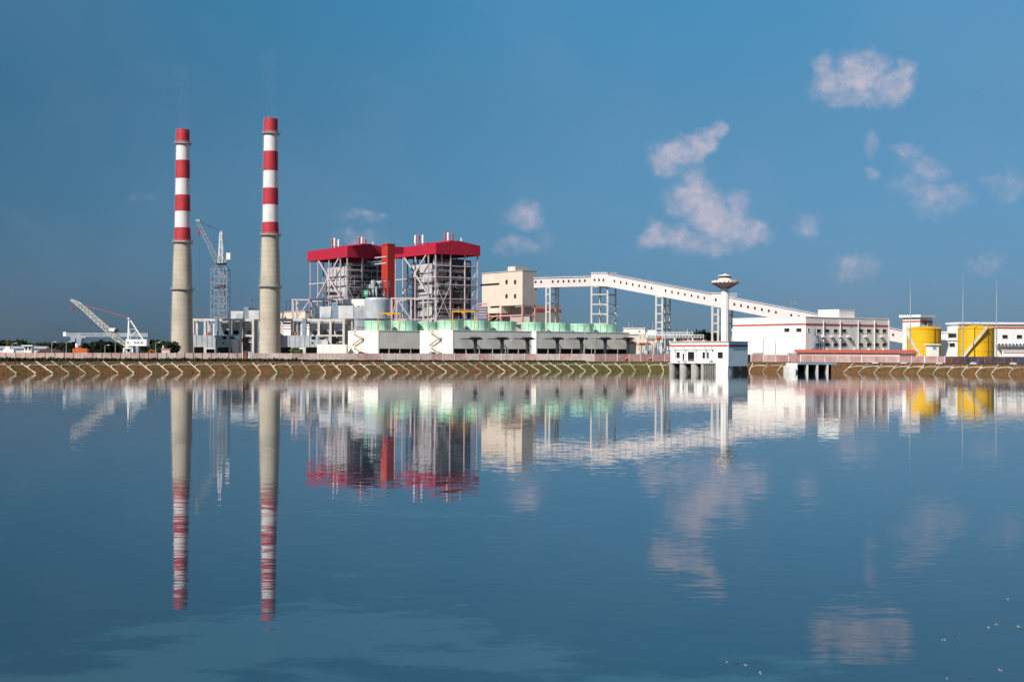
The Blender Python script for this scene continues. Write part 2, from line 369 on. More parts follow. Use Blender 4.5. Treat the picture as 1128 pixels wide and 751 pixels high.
class Bld:
    """a rectangular plan seen corner-on; local x runs right and back, local y runs left and back"""
    def __init__(s, pxc, D, phi, name, label, cat, z0=GZ, group=None):
        s.D = D; s.phi = R(phi); s.X = UX(pxc)*D; s.z0 = z0
        s.root = thing(name, label, cat, (s.X, D, z0), s.phi, group)
    def tv(s, px, py=385): q = UX(px, py); return (q*s.D-s.X)/(cos(s.phi)-q*sin(s.phi))
    def tu(s, px, py=385): q = UX(px, py); return (q*s.D-s.X)/(-sin(s.phi)-q*cos(s.phi))
    def zv(s, px, py, off=0): return ZZ(px, py, s.D+sin(s.phi)*s.tv(px, py))-s.z0
    def zu(s, px, py): return ZZ(px, py, s.D+cos(s.phi)*s.tu(px, py))-s.z0
    def part(s, mb, name, m, parent=None, smooth=False): return mb.build(name, m, parent or s.root, smooth)
    def win_v(s, px, py, wpx, hpx, frame=True, mats=('whitep', 'glass'), name='window'):   # window on the face y=0
        x0, x1 = s.tv(px-wpx/2, py), s.tv(px+wpx/2, py); z1, z0 = s.zv(px, py-hpx/2), s.zv(px, py+hpx/2)
        if frame:
            b = MB(); g = .07
            b.box(x0-g, x1+g, -.10, .0, z1, z1+g); b.box(x0-g, x1+g, -.14, .0, z0-g, z0); b.box(x0-g, x0, -.10, .0, z0, z1); b.box(x1, x1+g, -.10, .0, z0, z1)
            w = b.build(name, mats[0], s.root); MB().box(x0, x1, -.03, .05, z0, z1).build('pane', mats[1], w); return w
        return MB().box(x0, x1, -.05, .05, z0, z1).build(name, mats[1], s.root)
    def win_u(s, px, py, wpx, hpx, frame=True, mats=('whitep', 'glass'), name='window'):   # window on the face x=0
        y0, y1 = s.tu(px+wpx/2, py), s.tu(px-wpx/2, py); z1, z0 = s.zu(px, py-hpx/2), s.zu(px, py+hpx/2)
        if frame:
            b = MB(); g = .07
            b.box(-.10, 0, y0-g, y1+g, z1, z1+g); b.box(-.14, 0, y0-g, y1+g, z0-g, z0); b.box(-.10, 0, y0-g, y0, z0, z1); b.box(-.10, 0, y1, y1+g, z0, z1)
            w = b.build(name, mats[0], s.root); MB().box(-.03, .05, y0, y1, z0, z1).build('pane', mats[1], w); return w
        return MB().box(-.05, .05, y0, y1, z0, z1).build(name, mats[1], s.root)

# ------------------------------------------------------------------ ground, bank, water
TOE = [(-3000, 330), (-400, 335), (-120, 335), (0, 350), (130, 380), (260, 405), (410, 424), (564, 464), (660, 490), (735, 497), (850, 490), (950, 467), (1128, 437), (1400, 396), (4000, 330)]
WALL = [(-3000, 400), (-400, 416), (-120, 424), (0, 428), (130, 439), (260, 454), (410, 471), (564, 494), (660, 506), (735, 512), (850, 508), (950, 491), (1128, 458), (1400, 415), (4000, 350)]
def interp(tab, x):
    for (a, b), (c, d) in zip(tab, tab[1:]):
        if x <= c: t = (x-a)/(c-a); return b+(d-b)*t
    return tab[-1][1]
def toeD(px): return sum(interp(TOE, px+k) for k in (-45, -25, 0, 25, 45))/5
def wallD(px): return sum(interp(WALL, px+k) for k in (-45, -25, 0, 25, 45))/5
def pt(px, D): return Vector((UX(px, HY)*D, D))
SAMP = [-3000, -2000, -1200, -800, -500, -350]+list(range(-250, 1400, 8))+[1500, 1800, 2400, 4000]
toe = [pt(p, toeD(p)) for p in SAMP]; wall = [pt(p, wallD(p)) for p in SAMP]
def nrm(i):
    a = toe[max(0, i-2)]; b = toe[min(len(toe)-1, i+2)]; d = (b-a).normalized(); return Vector((-d.y, d.x))
RUN = 7.2; CREST = 3.05
crest = [toe[i]+nrm(i)*RUN for i in range(len(toe))]
rows = [[(*(t-nrm(i)*14), -4.0) for i, t in enumerate(toe)], [(*t, -.02) for t in toe], [(*c, CREST) for c in crest]]
def strip(name, rws, m):
    b = MB(); n = len(rws[0]); vs = [v for r in rws for v in r]
    b.add(vs, [(k*n+i, k*n+i+1, (k+1)*n+i+1, (k+1)*n+i) for k in range(len(rws)-1) for i in range(n-1)])
    o = b.build(name, m); o['kind'] = 'structure'; return o
# slope subdivided and roughened a little
sl_rows = [rows[0], rows[1]]
for k in range(1, 6):
    t = k/6
    sl_rows.append([(toe[i].x*(1-t)+crest[i].x*t, toe[i].y*(1-t)+crest[i].y*t, CREST*t+random.uniform(-.07, .07)) for i in range(len(toe))])
sl_rows.append(rows[2])
strip('bank_slope', sl_rows, 'bank')
strip('bank_path', [rows[2], [(*(w-(w-c).normalized()*.3), GZ-.02) for w, c in zip(wall, crest)]], 'verge')
strip('plant_ground', [[(*(w-(w-c).normalized()*.3), GZ-.02) for w, c in zip(wall, crest)], [(w.x*1.3, w.y*1.3, GZ) for w in wall],
                       [(w.x*4, w.y*4, GZ) for w in wall], [(w.x*60, w.y*60, GZ) for w in wall]], 'ground')
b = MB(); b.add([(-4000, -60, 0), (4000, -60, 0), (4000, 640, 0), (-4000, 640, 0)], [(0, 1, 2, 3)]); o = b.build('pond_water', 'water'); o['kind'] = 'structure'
b = MB(); b.add([(-600, 6, -2), (600, 6, -2), (600, -3, 3.3), (-600, -3, 3.3), (600, -58, 3.4), (-600, -58, 3.4)], [(0, 1, 2, 3), (3, 2, 4, 5)])
o = b.build('near_shore', 'bank'); o['kind'] = 'structure'
b = MB(); b.add([(-4000, -60, -5), (4000, -60, -5), (4000, 640, -5), (-4000, 640, -5)], [(0, 1, 2, 3)]); o = b.build('pond_bed', 'verge'); o['kind'] = 'structure'

# arc length along the toe for the concrete ribs
acc_l = [0]
for i in range(1, len(toe)): acc_l.append(acc_l[-1]+(toe[i]-toe[i-1]).length)
def at_len(s):
    for i in range(1, len(toe)):
        if acc_l[i] >= s:
            t = (s-acc_l[i-1])/(acc_l[i]-acc_l[i-1]); return toe[i-1].lerp(toe[i], t), crest[i-1].lerp(crest[i], t)
def SL(s, f, lift=.10):
    a, c = at_len(s); p = c.lerp(a, f); return Vector((p.x, p.y, CREST*(1-f)+lift))
i0 = SAMP.index(-250); i1 = SAMP.index(1238+0) if 1238 in SAMP else len(SAMP)-8
s = acc_l[SAMP.index(-98+0)] if -98 in SAMP else acc_l[i0+18]
smax = acc_l[min(range(len(SAMP)), key=lambda i: abs(SAMP[i]-1230))]
PUMP_RANGE = (735, 824); OUT_RANGE = (872, 922)
def px_of(v): return CX+v.x/v.y*F
step = 4.95
while s < smax:
    a, c = at_len(s); p = px_of(Vector((a.x, a.y)))
    if not (PUMP_RANGE[0] < p < PUMP_RANGE[1] or OUT_RANGE[0] < p < OUT_RANGE[1]):
        b = MB(); j = random.uniform(-.15, .15); w = random.uniform(.20, .30)
        top = random.uniform(-.02, .16)
        nh = Vector((c.x-a.x, c.y-a.y, 0)).normalized(); N = Vector((-nh.x*CREST, -nh.y*CREST, RUN)).normalized()
        def slab(p_, q_, w_, t_):
            d_ = (q_-p_).normalized(); sd_ = N.cross(d_).normalized()*w_/2; u_ = N*t_
            b.hexa([p_-sd_-u_, q_-sd_-u_, q_+sd_-u_, p_+sd_-u_], [p_-sd_+u_, q_-sd_+u_, q_+sd_+u_, p_+sd_+u_])
        slab(SL(s+j, top), SL(s+j, 1.0), w, .12)
        prev = SL(s+j, .55)
        for (ds, f) in ((.5, .44), (1.1, .36), (2.0, .32), (3.4, .31), (4.1, .32), (step, .35)):
            q = SL(s+j+ds, f+random.uniform(-.01, .01)); slab(prev, q, .34, .10); prev = q
        tag(b.build('concrete_rib', random.choice(['rib', 'rib', 'rib2'])), 'pale concrete rib and its curved branch set in the earth bank above the water', 'bank rib', 'concrete ribs on the bank')
    s += step*random.uniform(.90, 1.10)

# dark scrub along the crest on the left shore: nobody could count it
b = MB()
for k in range(6000):
    px = random.uniform(-60, 645)
    D0, D1 = toeD(px)+8, wallD(px)-1
    t = random.random()**.6; D = D0+(D1-D0)*t
    p = pt(px, D); z = 3.05+.3*t-.05; hgt = random.uniform(.2, .62)*(1.25 if px < 330 else .75)*(1.5 if random.random() < .06 else 1); a = random.uniform(0, pi); w = random.uniform(.15, .5)
    dx, dy = cos(a)*w, sin(a)*w
    b.add([(p.x-dx, p.y-dy, z), (p.x+dx, p.y+dy, z), (p.x+dx*.4+random.uniform(-.2, .2), p.y+dy*.4, z+hgt), (p.x-dx*.6, p.y-dy*.6, z+hgt*.8)], [(0, 1, 2, 3)])
o = b.build('verge_grass', 'leaf'); tag(o, 'dark rough grass and weeds on the path below the pink wall', 'grass'); o['kind'] = 'stuff'
b = MB()
for k in range(16000):
    s_ = random.uniform(acc_l[i0+10], smax); f = random.random()
    a, c = at_len(s_); p = px_of(a)
    if PUMP_RANGE[0]+8 < p < PUMP_RANGE[1]-4: continue
    if random.random() < .45 and not (590 < p < 735): continue
    v = SL(s_, f, 0); h_ = random.uniform(.1, .32); an = random.uniform(0, pi); w = random.uniform(.08, .25); dx, dy = cos(an)*w, sin(an)*w
    b.add([(v.x-dx, v.y-dy, v.z-.03), (v.x+dx, v.y+dy, v.z-.03), (v.x+dx*.3, v.y+dy*.3-.05, v.z+h_)], [(0, 1, 2)])
o = b.build('bank_grass', 'leaf2'); tag(o, 'sparse grass tufts growing between the concrete ribs of the bank', 'grass'); o['kind'] = 'stuff'

# ------------------------------------------------------------------ perimeter wall
def wall_run(px0, px1, name, label, cat, panel_m, post_m, hfun, step_m, posts=True, post_name='post', cap=True):
    root = thing(name, label, cat, (*pt((px0+px1)/2, wallD((px0+px1)/2)), GZ))
    off = root.location
    L = []; p = px0
    while p < px1:
        L.append(p)
        a = pt(p, wallD(p)); q = p
        while (pt(q, wallD(q))-a).length < step_m and q < px1: q += .25
        p = q
    L.append(px1)
    pan = MB(); ps = [pt(p, wallD(p)) for p in L]
    rng = random.Random(int(px0)+5)
    for i in range(len(L)-1):
        h = hfun(L[i]); a, c = ps[i], ps[i+1]; d = (c-a).normalized(); a = a+d*.12; c = c-d*.12
        pan.mi = rng.choice([0, 0, 1, 2])+(3 if L[i] > 650 and len(panel_m) > 3 else 0)  # right of the bay, the panel copies toned down for full sun
        pan.beam((a.x-off.x, a.y-off.y, h/2-.1), (c.x-off.x, c.y-off.y, h/2-.1), .16, h+.1)
    pan.build('panel', panel_m, root)
    for i, a in enumerate(ps):
        h = hfun(L[i])+.10; d = (ps[min(i+1, len(ps)-1)]-ps[max(i-1, 0)]).normalized()
        pb = MB(); w = .17 if (i % 5) else .3
        pb.beam((a.x-off.x-d.x*w/2, a.y-off.y-d.y*w/2, h/2-.1), (a.x-off.x+d.x*w/2, a.y-off.y+d.y*w/2, h/2-.1), .3, h+.1)
        o = pb.build(post_name, post_m[0 if i % 5 else 1], root)
    return root
M['wallp2'] = mat('pink_wall_panel_brick', (.74, .46, .41), .85, .16, .5, streak=.2)
M['wallp3'] = mat('pink_wall_panel_pale', (.82, .66, .60), .85, .12, .5, streak=.25)
M['wallq'] = mat('sun_dimmed_pink_panel', (.42, .26, .24), .85, .12, .5, streak=.25); M['wallq2'] = mat('sun_dimmed_brick_panel', (.38, .21, .20), .85, .14, .5, streak=.2)  # darker panel copies, offsetting the full sun on the right-hand wall
M['wallq3'] = mat('sun_dimmed_pale_panel', (.47, .32, .30), .85, .12, .5, streak=.25)
M['fence2'] = mat('dark_blue_fence', (.040, .040, .075), .6, .25, .5); M['fence3'] = mat('dark_brown_fence', (.085, .04, .045), .6, .25, .5)
M['fencepost'] = mat('rusty_fence_post', (.22, .10, .10), .7, .2, .8)
M['postdark'] = mat('stained_post', (.30, .22, .21), .85, .2, .8)
hl = lambda p: 2.06+(min(max(p, 0), 735)/735)*.62-max(0, min(1, (p-820)/160))*.42
wall_run(-230, 266, 'perimeter_wall', 'pink panelled boundary wall on the left shore, ending at the gap beside the chimneys', 'wall', ['wallp', 'wallp2', 'wallp3'], ['postdark', 'wallpost'], hl, 2.75)
wall_run(277, 1041, 'perimeter_wall', 'long pink panelled boundary wall from the right chimney to the yellow tanks', 'wall', ['wallp', 'wallp2', 'wallp3', 'wallq', 'wallq2', 'wallq3'], ['wallpost', 'whitep'], hl, 4.35)
wall_run(1041.6, 1330, 'metal_fence', 'dark maroon sheet fence in front of the right yellow tank', 'fence', ['fence', 'fence2', 'fence3'], ['fencepost', 'fencepost'], lambda p: 2.2, 2.15)
# gap between walls: rusty gate leaf
g0, g1 = pt(267, wallD(267)+3), pt(271, wallD(271)+3)
t = thing('yard_gate', 'rusty brown sheet gate leaf standing in the gap of the pink wall', 'gate', (g0.x, g0.y, GZ))
MB().beam((0, 0, 1.0), (g1.x-g0.x, g1.y-g0.y, 1.0), .1, 2.0).build('gate_leaf', 'rust', t)
MB().box(-.15, .15, -.15, .15, 0, 2.3).build('post', 'wallpost', t)
# signs on the wall
def sign(px, py, label, kind):
    D = wallD(px)-.4; p = W(px, py, D)
    t = thing('warning_sign', label, 'sign', (p.x, p.y, p.z))
    b = MB()
    if kind == 'round': b.cyl((0, .05, 0), (0, -.03, 0), .52, .52, 20)
    else: b.box(-.5, .5, -.03, .05, -.34, .34)
    b.build('sign_plate', 'signred', t)
    c = MB()
    if kind == 'round': c.box(-.30, .30, -.06, -.035, -.09, .09)
    else:
        for z in (-.12, .12): c.box(-.34, .34, -.06, -.035, z-.04, z+.04)
    c.build('marking', 'whitep', t)
sign(689.3, 394.6, 'round red sign with a pale bar fixed on the pink wall', 'round')
sign(715.7, 394.6, 'square red sign fixed on the pink wall left of the pump house', 'square')

# ------------------------------------------------------------------ chimneys
def chimney(pxb, pxt, D, tops, label):
    base = W(pxb, 385, D); root = thing('chimney', label, 'chimney', (base.x, D, GZ))
    z = lambda py: ZZ(pxb, py, D)-GZ
    r = lambda w: w/2*D/F
    ys, band_m, y2, ry = tops
    # radii against picture height
    tab = ry
    def rad(y):
        for (a, b_), (c, d) in zip(tab, tab[1:]):
            if y <= c: return r(b_+(d-b_)*(y-a)/(c-a))
        return r(tab[-1][1])
    prof = []; mats = []
    lv = sorted(set(ys+[y2, 285, 300, 335, 355, 375, 389]), reverse=True)
    prof.append((rad(389)*1.04, 0.0)); prof.append((rad(389), z(389)))
    mats.append(0)
    for k in range(1, len(lv)):
        y = lv[k]; prof.append((rad(y), z(y)))
        mid = (lv[k]+lv[k-1])/2; mi = 0
        for (a, b_), c in zip(zip(ys, ys[1:]), band_m):
            if a < mid < b_: mi = c
        mats.append(mi)
    sh = MB().lathe(0, 0, prof, 56, mats=mats); sh.m[-1] = 1
    sh.build('shaft', ['conc', 'redpaint', 'whitech'], root, smooth=True)
    # dark flue mouth set inside the rim
    MB().lathe(0, 0, [(rad(ys[0])*.80, z(ys[0])-.5), (rad(ys[0])*.80, z(ys[0])+.05)], 32).build('flue_mouth', 'black', root)
    for py in (ys[1]+1, ys[-1]+1.5, y2):
        rr = rad(py); zz = z(py)
        b = MB().lathe(0, 0, [(rr+.02, zz-.25), (rr+1.0, zz-.12), (rr+1.0, zz+.05), (rr+.02, zz+.05)], 40, cap=False)
        for i in range(24):
            a = 2*pi*i/24; x, y = cos(a), sin(a)
            b.beam((x*(rr+.95), y*(rr+.95), zz), (x*(rr+.95), y*(rr+.95), zz+1.2), .09)
            b.beam((x*(rr), y*(rr), zz-1.1), (x*(rr+.95), y*(rr+.95), zz-.1), .12)
            a2 = 2*pi*(i+1)/24
            for hh in (.6, 1.2): b.beam((x*(rr+.95), y*(rr+.95), zz+hh), (cos(a2)*(rr+.95), sin(a2)*(rr+.95), zz+hh), .07)
        b.build('platform', 'steelg', root)
    for i in range(6):
        a = 2*pi*i/6+.3; rr = rad(ys[0])
        MB().cyl((cos(a)*rr, sin(a)*rr, z(ys[0])-1.5), (cos(a)*rr, sin(a)*rr, z(ys[0])+1.6), .05, .03, 6).build('lightning_rod', 'rail', root)
    b = MB(); a = pi+.25                                    # caged ladder up the left flank
    for (r0, z0), (r1, z1) in zip(prof, prof[1:]):
        for da in (-.05, .05):
            b.beam((cos(a+da)*(r0+.35), sin(a+da)*(r0+.35), z0), (cos(a+da)*(r1+.35), sin(a+da)*(r1+.35), z1), .06)
    zz = 2
    while zz < prof[-1][1]-1:
        rr = next(r0+(r1-r0)*(zz-z0)/(z1-z0) for (r0, z0), (r1, z1) in zip(prof, prof[1:]) if z0 <= zz <= z1)
        b.beam((cos(a)*rr, sin(a)*rr, zz), (cos(a)*(rr+.8), sin(a)*(rr+.8), zz), .10); zz += 2.2
    b.build('ladder', 'rail', root)
    return root
chimney(200.6, 201.5, 720, ([143, 157.5, 176.9, 197, 215, 233, 251, 265.5], [1, 2, 1, 2, 1, 2, 1], 319,
        [(143, 14.1), (251, 16.9), (268, 18.4), (319, 21.4), (389, 24.2)]), 'red and white banded concrete chimney farther left, shorter in view')
chimney(297.4, 298, 690, ([131, 146.5, 167, 188.5, 207.5, 225.8, 245, 257.8], [1, 2, 1, 2, 1, 2, 1], 316,
        [(131, 14.8), (245, 17.2), (260, 18.8), (316, 21.8), (389, 23.6)]), 'red and white banded concrete chimney nearer the boiler houses, taller in view')

# ------------------------------------------------------------------ boiler houses
def boiler(nm_label, pxc, D, pxl, pxr, ytop, ybot, ypk, phi, colsu, colsv, beams_y, xpx, xpy, vents, seed, case_px, name='boiler_house'):
    B = Bld(pxc, D, phi, name, nm_label, 'boiler house'); rt = B.root
    Lu, Lv = B.tu(pxl, 275), B.tv(pxr, 275); zb, zt = B.zv(pxc, ybot), B.zv(pxc, ytop)
    cu = [B.tu(p, 300) for p in colsu]; cv = [B.tv(p, 300) for p in colsv]
    zbm = [B.zv(pxc, y) for y in beams_y]
    pk = zt+1.9; o = .5
    # cladding round the roof edge, then the roof
    b = MB()
    b.box(-o, -o+.3, -o, Lu+o, zb, zt); b.box(Lv+o-.3, Lv+o, -o, Lu+o, zb, zt)
    for yy in (-o, Lu+o-.3):
        b.add([(-o+.3, yy, zb), (Lv+o-.3, yy, zb), (Lv+o-.3, yy, zt), (Lv/2, yy, pk), (-o+.3, yy, zt),
               (-o+.3, yy+.3, zb), (Lv+o-.3, yy+.3, zb), (Lv+o-.3, yy+.3, zt), (Lv/2, yy+.3, pk), (-o+.3, yy+.3, zt)],
              [(0, 1, 2, 3, 4), (9, 8, 7, 6, 5), (0, 5, 6, 1), (1, 6, 7, 2), (2, 7, 8, 3), (3, 8, 9, 4), (4, 9, 5, 0)])
    b.build('fascia', 'roofred', rt)
    b = MB(); y0, y1 = -o+.31, Lu+o-.31; x0, x1 = -o+.31, Lv+o-.31
    b.hexa([(x0, y0, zt-.5), (Lv/2, y0, pk-.5), (Lv/2, y1, pk-.5), (x0, y1, zt-.5)], [(x0, y0, zt-.15), (Lv/2, y0, pk-.15), (Lv/2, y1, pk-.15), (x0, y1, zt-.15)])
    b.hexa([(Lv/2+.01, y0, pk-.5), (x1, y0, zt-.5), (x1, y1, zt-.5), (Lv/2+.01, y1, pk-.5)], [(Lv/2+.01, y0, pk-.15), (x1, y0, zt-.15), (x1, y1, zt-.15), (Lv/2+.01, y1, pk-.15)])
    b.build('roof', 'roofred', rt)
    b = MB().box(Lv/2-1.6, Lv/2+1.6, Lu*.12, Lu*.8, pk-.6, pk+.45); b.build('ridge_vent', 'roofred', rt)
    # steel columns, each its own part
    cw = .54
    for y in cu: MB().box(0, cw, y-cw/2, y+cw/2, 0, zb).build('column', 'steel', rt)
    for x in cv: MB().box(x-cw/2, x+cw/2, 0, cw, 0, zb).build('column', 'steel', rt)
    for y in cu[::2]: MB().box(Lv-cw, Lv, y-cw/2, y+cw/2, 0, zb).build('column', 'steel', rt)
    for x in cv[:-1]: MB().box(x-cw/2, x+cw/2, Lu-cw, Lu, 0, zb).build('column', 'steel', rt)
    b = MB()
    for i_, z in enumerate(zbm):
        if i_ in (0, 2, 5): b.box(.1, .5, 0, Lu, z-.25, z+.25); b.box(0, Lv, Lu-.5, Lu-.1, z-.2, z+.2)
        b.box(0, Lv, .1, .5, z-.22, z+.22); b.box(Lv-.5, Lv-.1, 0, Lu, z-.2, z+.2)
    b.build('edge_beams', 'steel', rt)
    # the big cross brace on the left face
    ya, yb = B.tu(xpx[0], 300), B.tu(xpx[1], 300); za, zc = B.zu(xpx[0], xpy[0]), B.zu(xpx[0], xpy[1])
    b = MB(); b.beam((-.15, ya, za), (-.15, yb, zc), .35, .75); b.beam((-.22, yb, za), (-.22, ya, zc), .35, .75); ym = (ya+yb)/2; zm = (za+zc)/2
    b.beam((-.35, ym, zm-1.6), (-.35, ym, zm+1.6), .2, 3.0)
    b.build('cross_brace', 'steel', rt)
    b = MB(); xs = [0]+cv; z0_, z1_ = zbm[5]-8, zbm[1]       # small brace low on the right face
    b.beam((xs[0], -.05, z0_+8), (xs[1], -.05, z1_), .2, .35); b.beam((xs[0], -.1, z1_), (xs[1], -.1, z0_+8), .2, .35)
    b.build('side_brace', 'steel', rt)
    # casing of the boiler itself, hung from the roof, with buckstays
    y0, y1 = B.tu(case_px[1], 300), B.tu(case_px[0], 300)
    b = MB().box(3.0, 13, y0, y1, 7, zb-4.2); b.add([], [])
    b.build('casing', 'casing', rt)
    b = MB(); z = 16
    while z < zb-5:
        b.box(2.5, 13.4, y0-.5, y1+.5, z, z+.55); z += 5.4
    b.build('buckstay', 'steelg', rt)
    for y in [y0+(y1-y0)*k/5 for k in range(6)]:
        for x in (4, 12): MB().cyl((x, y, zb-4.2), (x, y, zb+.5), .4, .4, 8).build('hanger_pipe', 'bdark', rt)
    rng = random.Random(seed)
    for mname, cnt, nm in (('steeld', 34, 'casing_pipework'), ('steelg', 34, 'casing_walkway')):
        b = MB()
        for k in range(cnt):
            y = rng.uniform(y0-.5, y1+3); z = rng.uniform(8, zb-9); x = rng.uniform(1.3, 2.9)
            if nm == 'casing_pipework': b.cyl((x, y, z), (x, y, z+rng.uniform(2, 9)), .16, .16, 6) if rng.random() < .55 else b.cyl((x, y, z), (x, min(y+rng.uniform(2, 7), y1+4), z), .18, .18, 6)
            else:
                z = 12+4.6*rng.randrange(int((zb-22)/4.6)); ye = min(y+rng.uniform(3, 9), y1+5); b.box(1.2, 2.9, y, ye, z, z+.16); b.beam((1.25, y, z+1.1), (1.25, ye, z+1.1), .09); b.beam((1.25, y, z), (1.25, y, z+1.1), .09); b.beam((1.25, ye, z), (1.25, ye, z+1.1), .09)
        b.build(nm, mname, rt)
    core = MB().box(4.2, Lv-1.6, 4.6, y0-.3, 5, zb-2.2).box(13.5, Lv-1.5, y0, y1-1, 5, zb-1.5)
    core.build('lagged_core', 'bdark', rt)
    # galleries: floor plates with handrails
    z = 6.5; lv = []
    while z < zb-4:
        lv.append(z)
        b = MB(); w = rng.uniform(2.6, 4.3)
        xe = rng.choice([Lv, Lv, cv[-2]+.4, cv[0]]); xs_ = 0 if z > 9 else cv[0]
        b.box(xs_+.6, xe-.7, .62, w, z, z+.18)
        b.box(.62, 2.8, .7, y0-rng.uniform(0, 4), z+.01, z+.17)
        b.build('gallery_floor', 'steelg', rt)
        b = MB()
        for hh in (.6, 1.15): b.beam((xs_+.6, .56, z+hh), (xe-.7, .56, z+hh), .10)
        x = xs_+.8
        while x < xe-.8: b.beam((x, .56, z+.1), (x, .56, z+1.15), .08); x += 1.7
        for hh in (.6, 1.15): b.beam((.58, .8, z+hh), (.58, y0-4.5, z+hh), .10)
        b.build('handrail', 'steel', rt)
        z += rng.uniform(3.0, 4.1)
    # outrigger galleries left of the casing
    b = MB()
    for k in range(4):
        z = zbm[0]-8+k*5.0
        b.box(3, 12, y1, y1+3.4, z, z+.2); b.beam((3, y1+3.3, z+1.1), (12, y1+3.3, z+1.1), .12); b.beam((3, y1+.1, z+1.1), (3, y1+3.3, z+1.1), .12)
        b.beam((3, y1+3.3, z), (3, y1+.2, z-2.6), .2)
    b.build('rear_gallery', 'steelg', rt)
    # pipework and vessels inside
    for mname, cnt, nm in (('steelg', 60, 'pipework'), ('ductl', 46, 'white_pipework'), ('steeld', 40, 'dark_pipework')):
        b = MB()
        for k in range(cnt):
            x = rng.uniform(1.5, Lv-1.5); y = rng.uniform(1.0, 4.3); z = rng.uniform(6, zb-6)
            if rng.random() < .35: y = rng.uniform(1, y0-1); x = rng.uniform(1.2, 3.9)
            t = rng.random(); rr = rng.uniform(.12, .42)
            if t < .4: b.cyl((x, y, z), (x, y, min(z+rng.uniform(3, 12), zb)), rr, rr, 8)
            elif t < .8: b.cyl((x, y, z), (min(x+rng.uniform(2, 7), Lv-.8), y, z), rr, rr, 8)
            else: b.beam((x, y, z), (min(x+4, Lv-.8), y, z+rng.uniform(-4, 4)), rr, rr)
        b.build(nm, mname, rt)
    for k in range(7):
        x = rng.uniform(1.5, Lv-6); y = rng.uniform(1, 4); z = rng.uniform(6, zb-6)
        MB().cyl((x, y, z), (x+rng.uniform(2, 5), y, z), .3, .3, 8).build('lagged_pipe', 'rust', rt)
    b = MB()
    for k in range(16):
        x = rng.uniform(1, Lv-5); y = rng.uniform(.9, 3); z = rng.choice(lv)
        b.box(x, x+rng.uniform(1.5, 3.5), y, y+1.6, z+.2, z+rng.uniform(1.4, 3.0))
    b.build('equipment_cabinet', 'ductl', rt)
    b = MB(); xb = Lv-3.4                                    # stair flights near the right end
    for k in range(len(lv)-1):
        a_, c_ = (xb, xb+2.6) if k % 2 else (xb+2.6, xb); b.beam((a_, .9, lv[k]+.2), (c_, .9, lv[k+1]), .7, .22); b.beam((a_, .56, lv[k]+1.3), (c_, .56, lv[k+1]+1.1), .1)
    b.build('stair', 'steel', rt)
    # silencers standing on the roof
    for (vx, vy0, vy1, kind) in vents:
        xx = Lv*.30 if vx < pxc else Lv*.62
        q = UX(vx, vy1); a_, c_ = cos(B.phi), sin(B.phi)
        yy = ((B.X+xx*a_)-q*(D+xx*c_))/(q*c_*0+sin(B.phi)+q*cos(B.phi))
        yy = max(1.5, min(Lu-1.5, yy)); Dp = D+xx*c_+yy*cos(B.phi)
        z1 = ZZ(vx, vy0, Dp)-GZ; z0_ = zt+.2
        v = MB()
        if kind == 'thin':
            v.cyl((xx, yy, z0_-.6), (xx, yy, z1), .32, .32, 10).build('vent_pipe', 'whitep', rt); continue
        zm_ = z0_+(z1-z0_)*.32
        v.cyl((xx, yy, zm_), (xx, yy, z1), .56, .56, 12); v.cyl((xx, yy, z1), (xx, yy, z1+.3), .56, .3, 12); v.cyl((xx, yy, z0_-.6), (xx, yy, zm_), .25, .25, 8)
        v.build('silencer', 'whitep' if kind == 'w' else 'redpaint2', rt)
    return B
M['redpaint2'] = mat('brown_red_paint', (.42, .10, .07), .6, .15, .8)
B2 = boiler('larger-looking open steel boiler house with crimson roof, right of the red tower', 480, 700, 433, 527.5, 268, 279.5, 266, 35,
       [479.3, 471.5, 457, 443.5, 435.3], [496.6, 512.4, 526.4], [304.6, 312.8, 328.6, 292, 340, 351], (443.8, 471.2), (281, 325),
       [(457.5, 259.8, 268, 'w'), (461, 259, 268, 'r'), (465.8, 259.5, 268, 'w'), (490.4, 257, 268, 'r'), (493.6, 257, 267, 'w'), (498.4, 257.5, 267, 'r'), (511.6, 262, 268, 'thin')], 3, (448.5, 470.5))
B1 = boiler('open steel boiler house with crimson roof, left of the red tower', 382.6, 735, 340, 430, 271.3, 283.3, 270, 35,
       [382.0, 374.5, 362, 349.8, 341.6], [399.5, 416, 429], [309.3, 316, 329.5, 297, 341, 351], (349.8, 374.6), (285, 328),
       [(366, 263.5, 272, 'r'), (368.6, 262.8, 272, 'w'), (373, 264.5, 272, 'w'), (395.8, 262, 271, 'r'), (398.6, 261.8, 271, 'w'), (402.5, 264, 271, 'r'), (416.6, 266.5, 272, 'thin')], 11, (355, 375.5))
# red lift tower between the houses
T = Bld(426.6, 705, 35, 'lift_tower', 'tall orange-red clad tower standing between the two boiler houses', 'tower')
Lu, Lv = T.tu(420.2, 300), T.tv(434.8, 300); zt = T.zv(426.6, 269.3)
MB().box(0, Lv, 0, Lu, 8, zt).build('shaft', 'towerred', T.root)
MB().box(Lv+.26, Lv+5, -.2, 2.6, T.zv(430, 279), T.zv(434, 271.6)).build('top_duct', 'roofred', T.root)
MB().box(.0, Lv+.03, -.12, 0, 8, zt).build('side_skin', 'maroon', T.root)  # thin darker red skin over the shaft's right face
MB().box(-.25, Lv+.25, -.25, Lu+.25, zt, zt+.5).build('parapet', 'towerred', T.root)
b = MB()
for x in (0.3, Lv-.3):
    for y in (.3, Lu-.3): b.box(x-.3, x+.3, y-.3, y+.3, 0, 8)
b.build('base_frame', 'steel', T.root)
b = MB()
for py in (283.4, 290.5, 310): z = T.zu(424, py); b.box(-.2, 0, Lu*.2, Lu+6.5, z, z+.5)
b.build('landing_beam', 'steel', T.root)

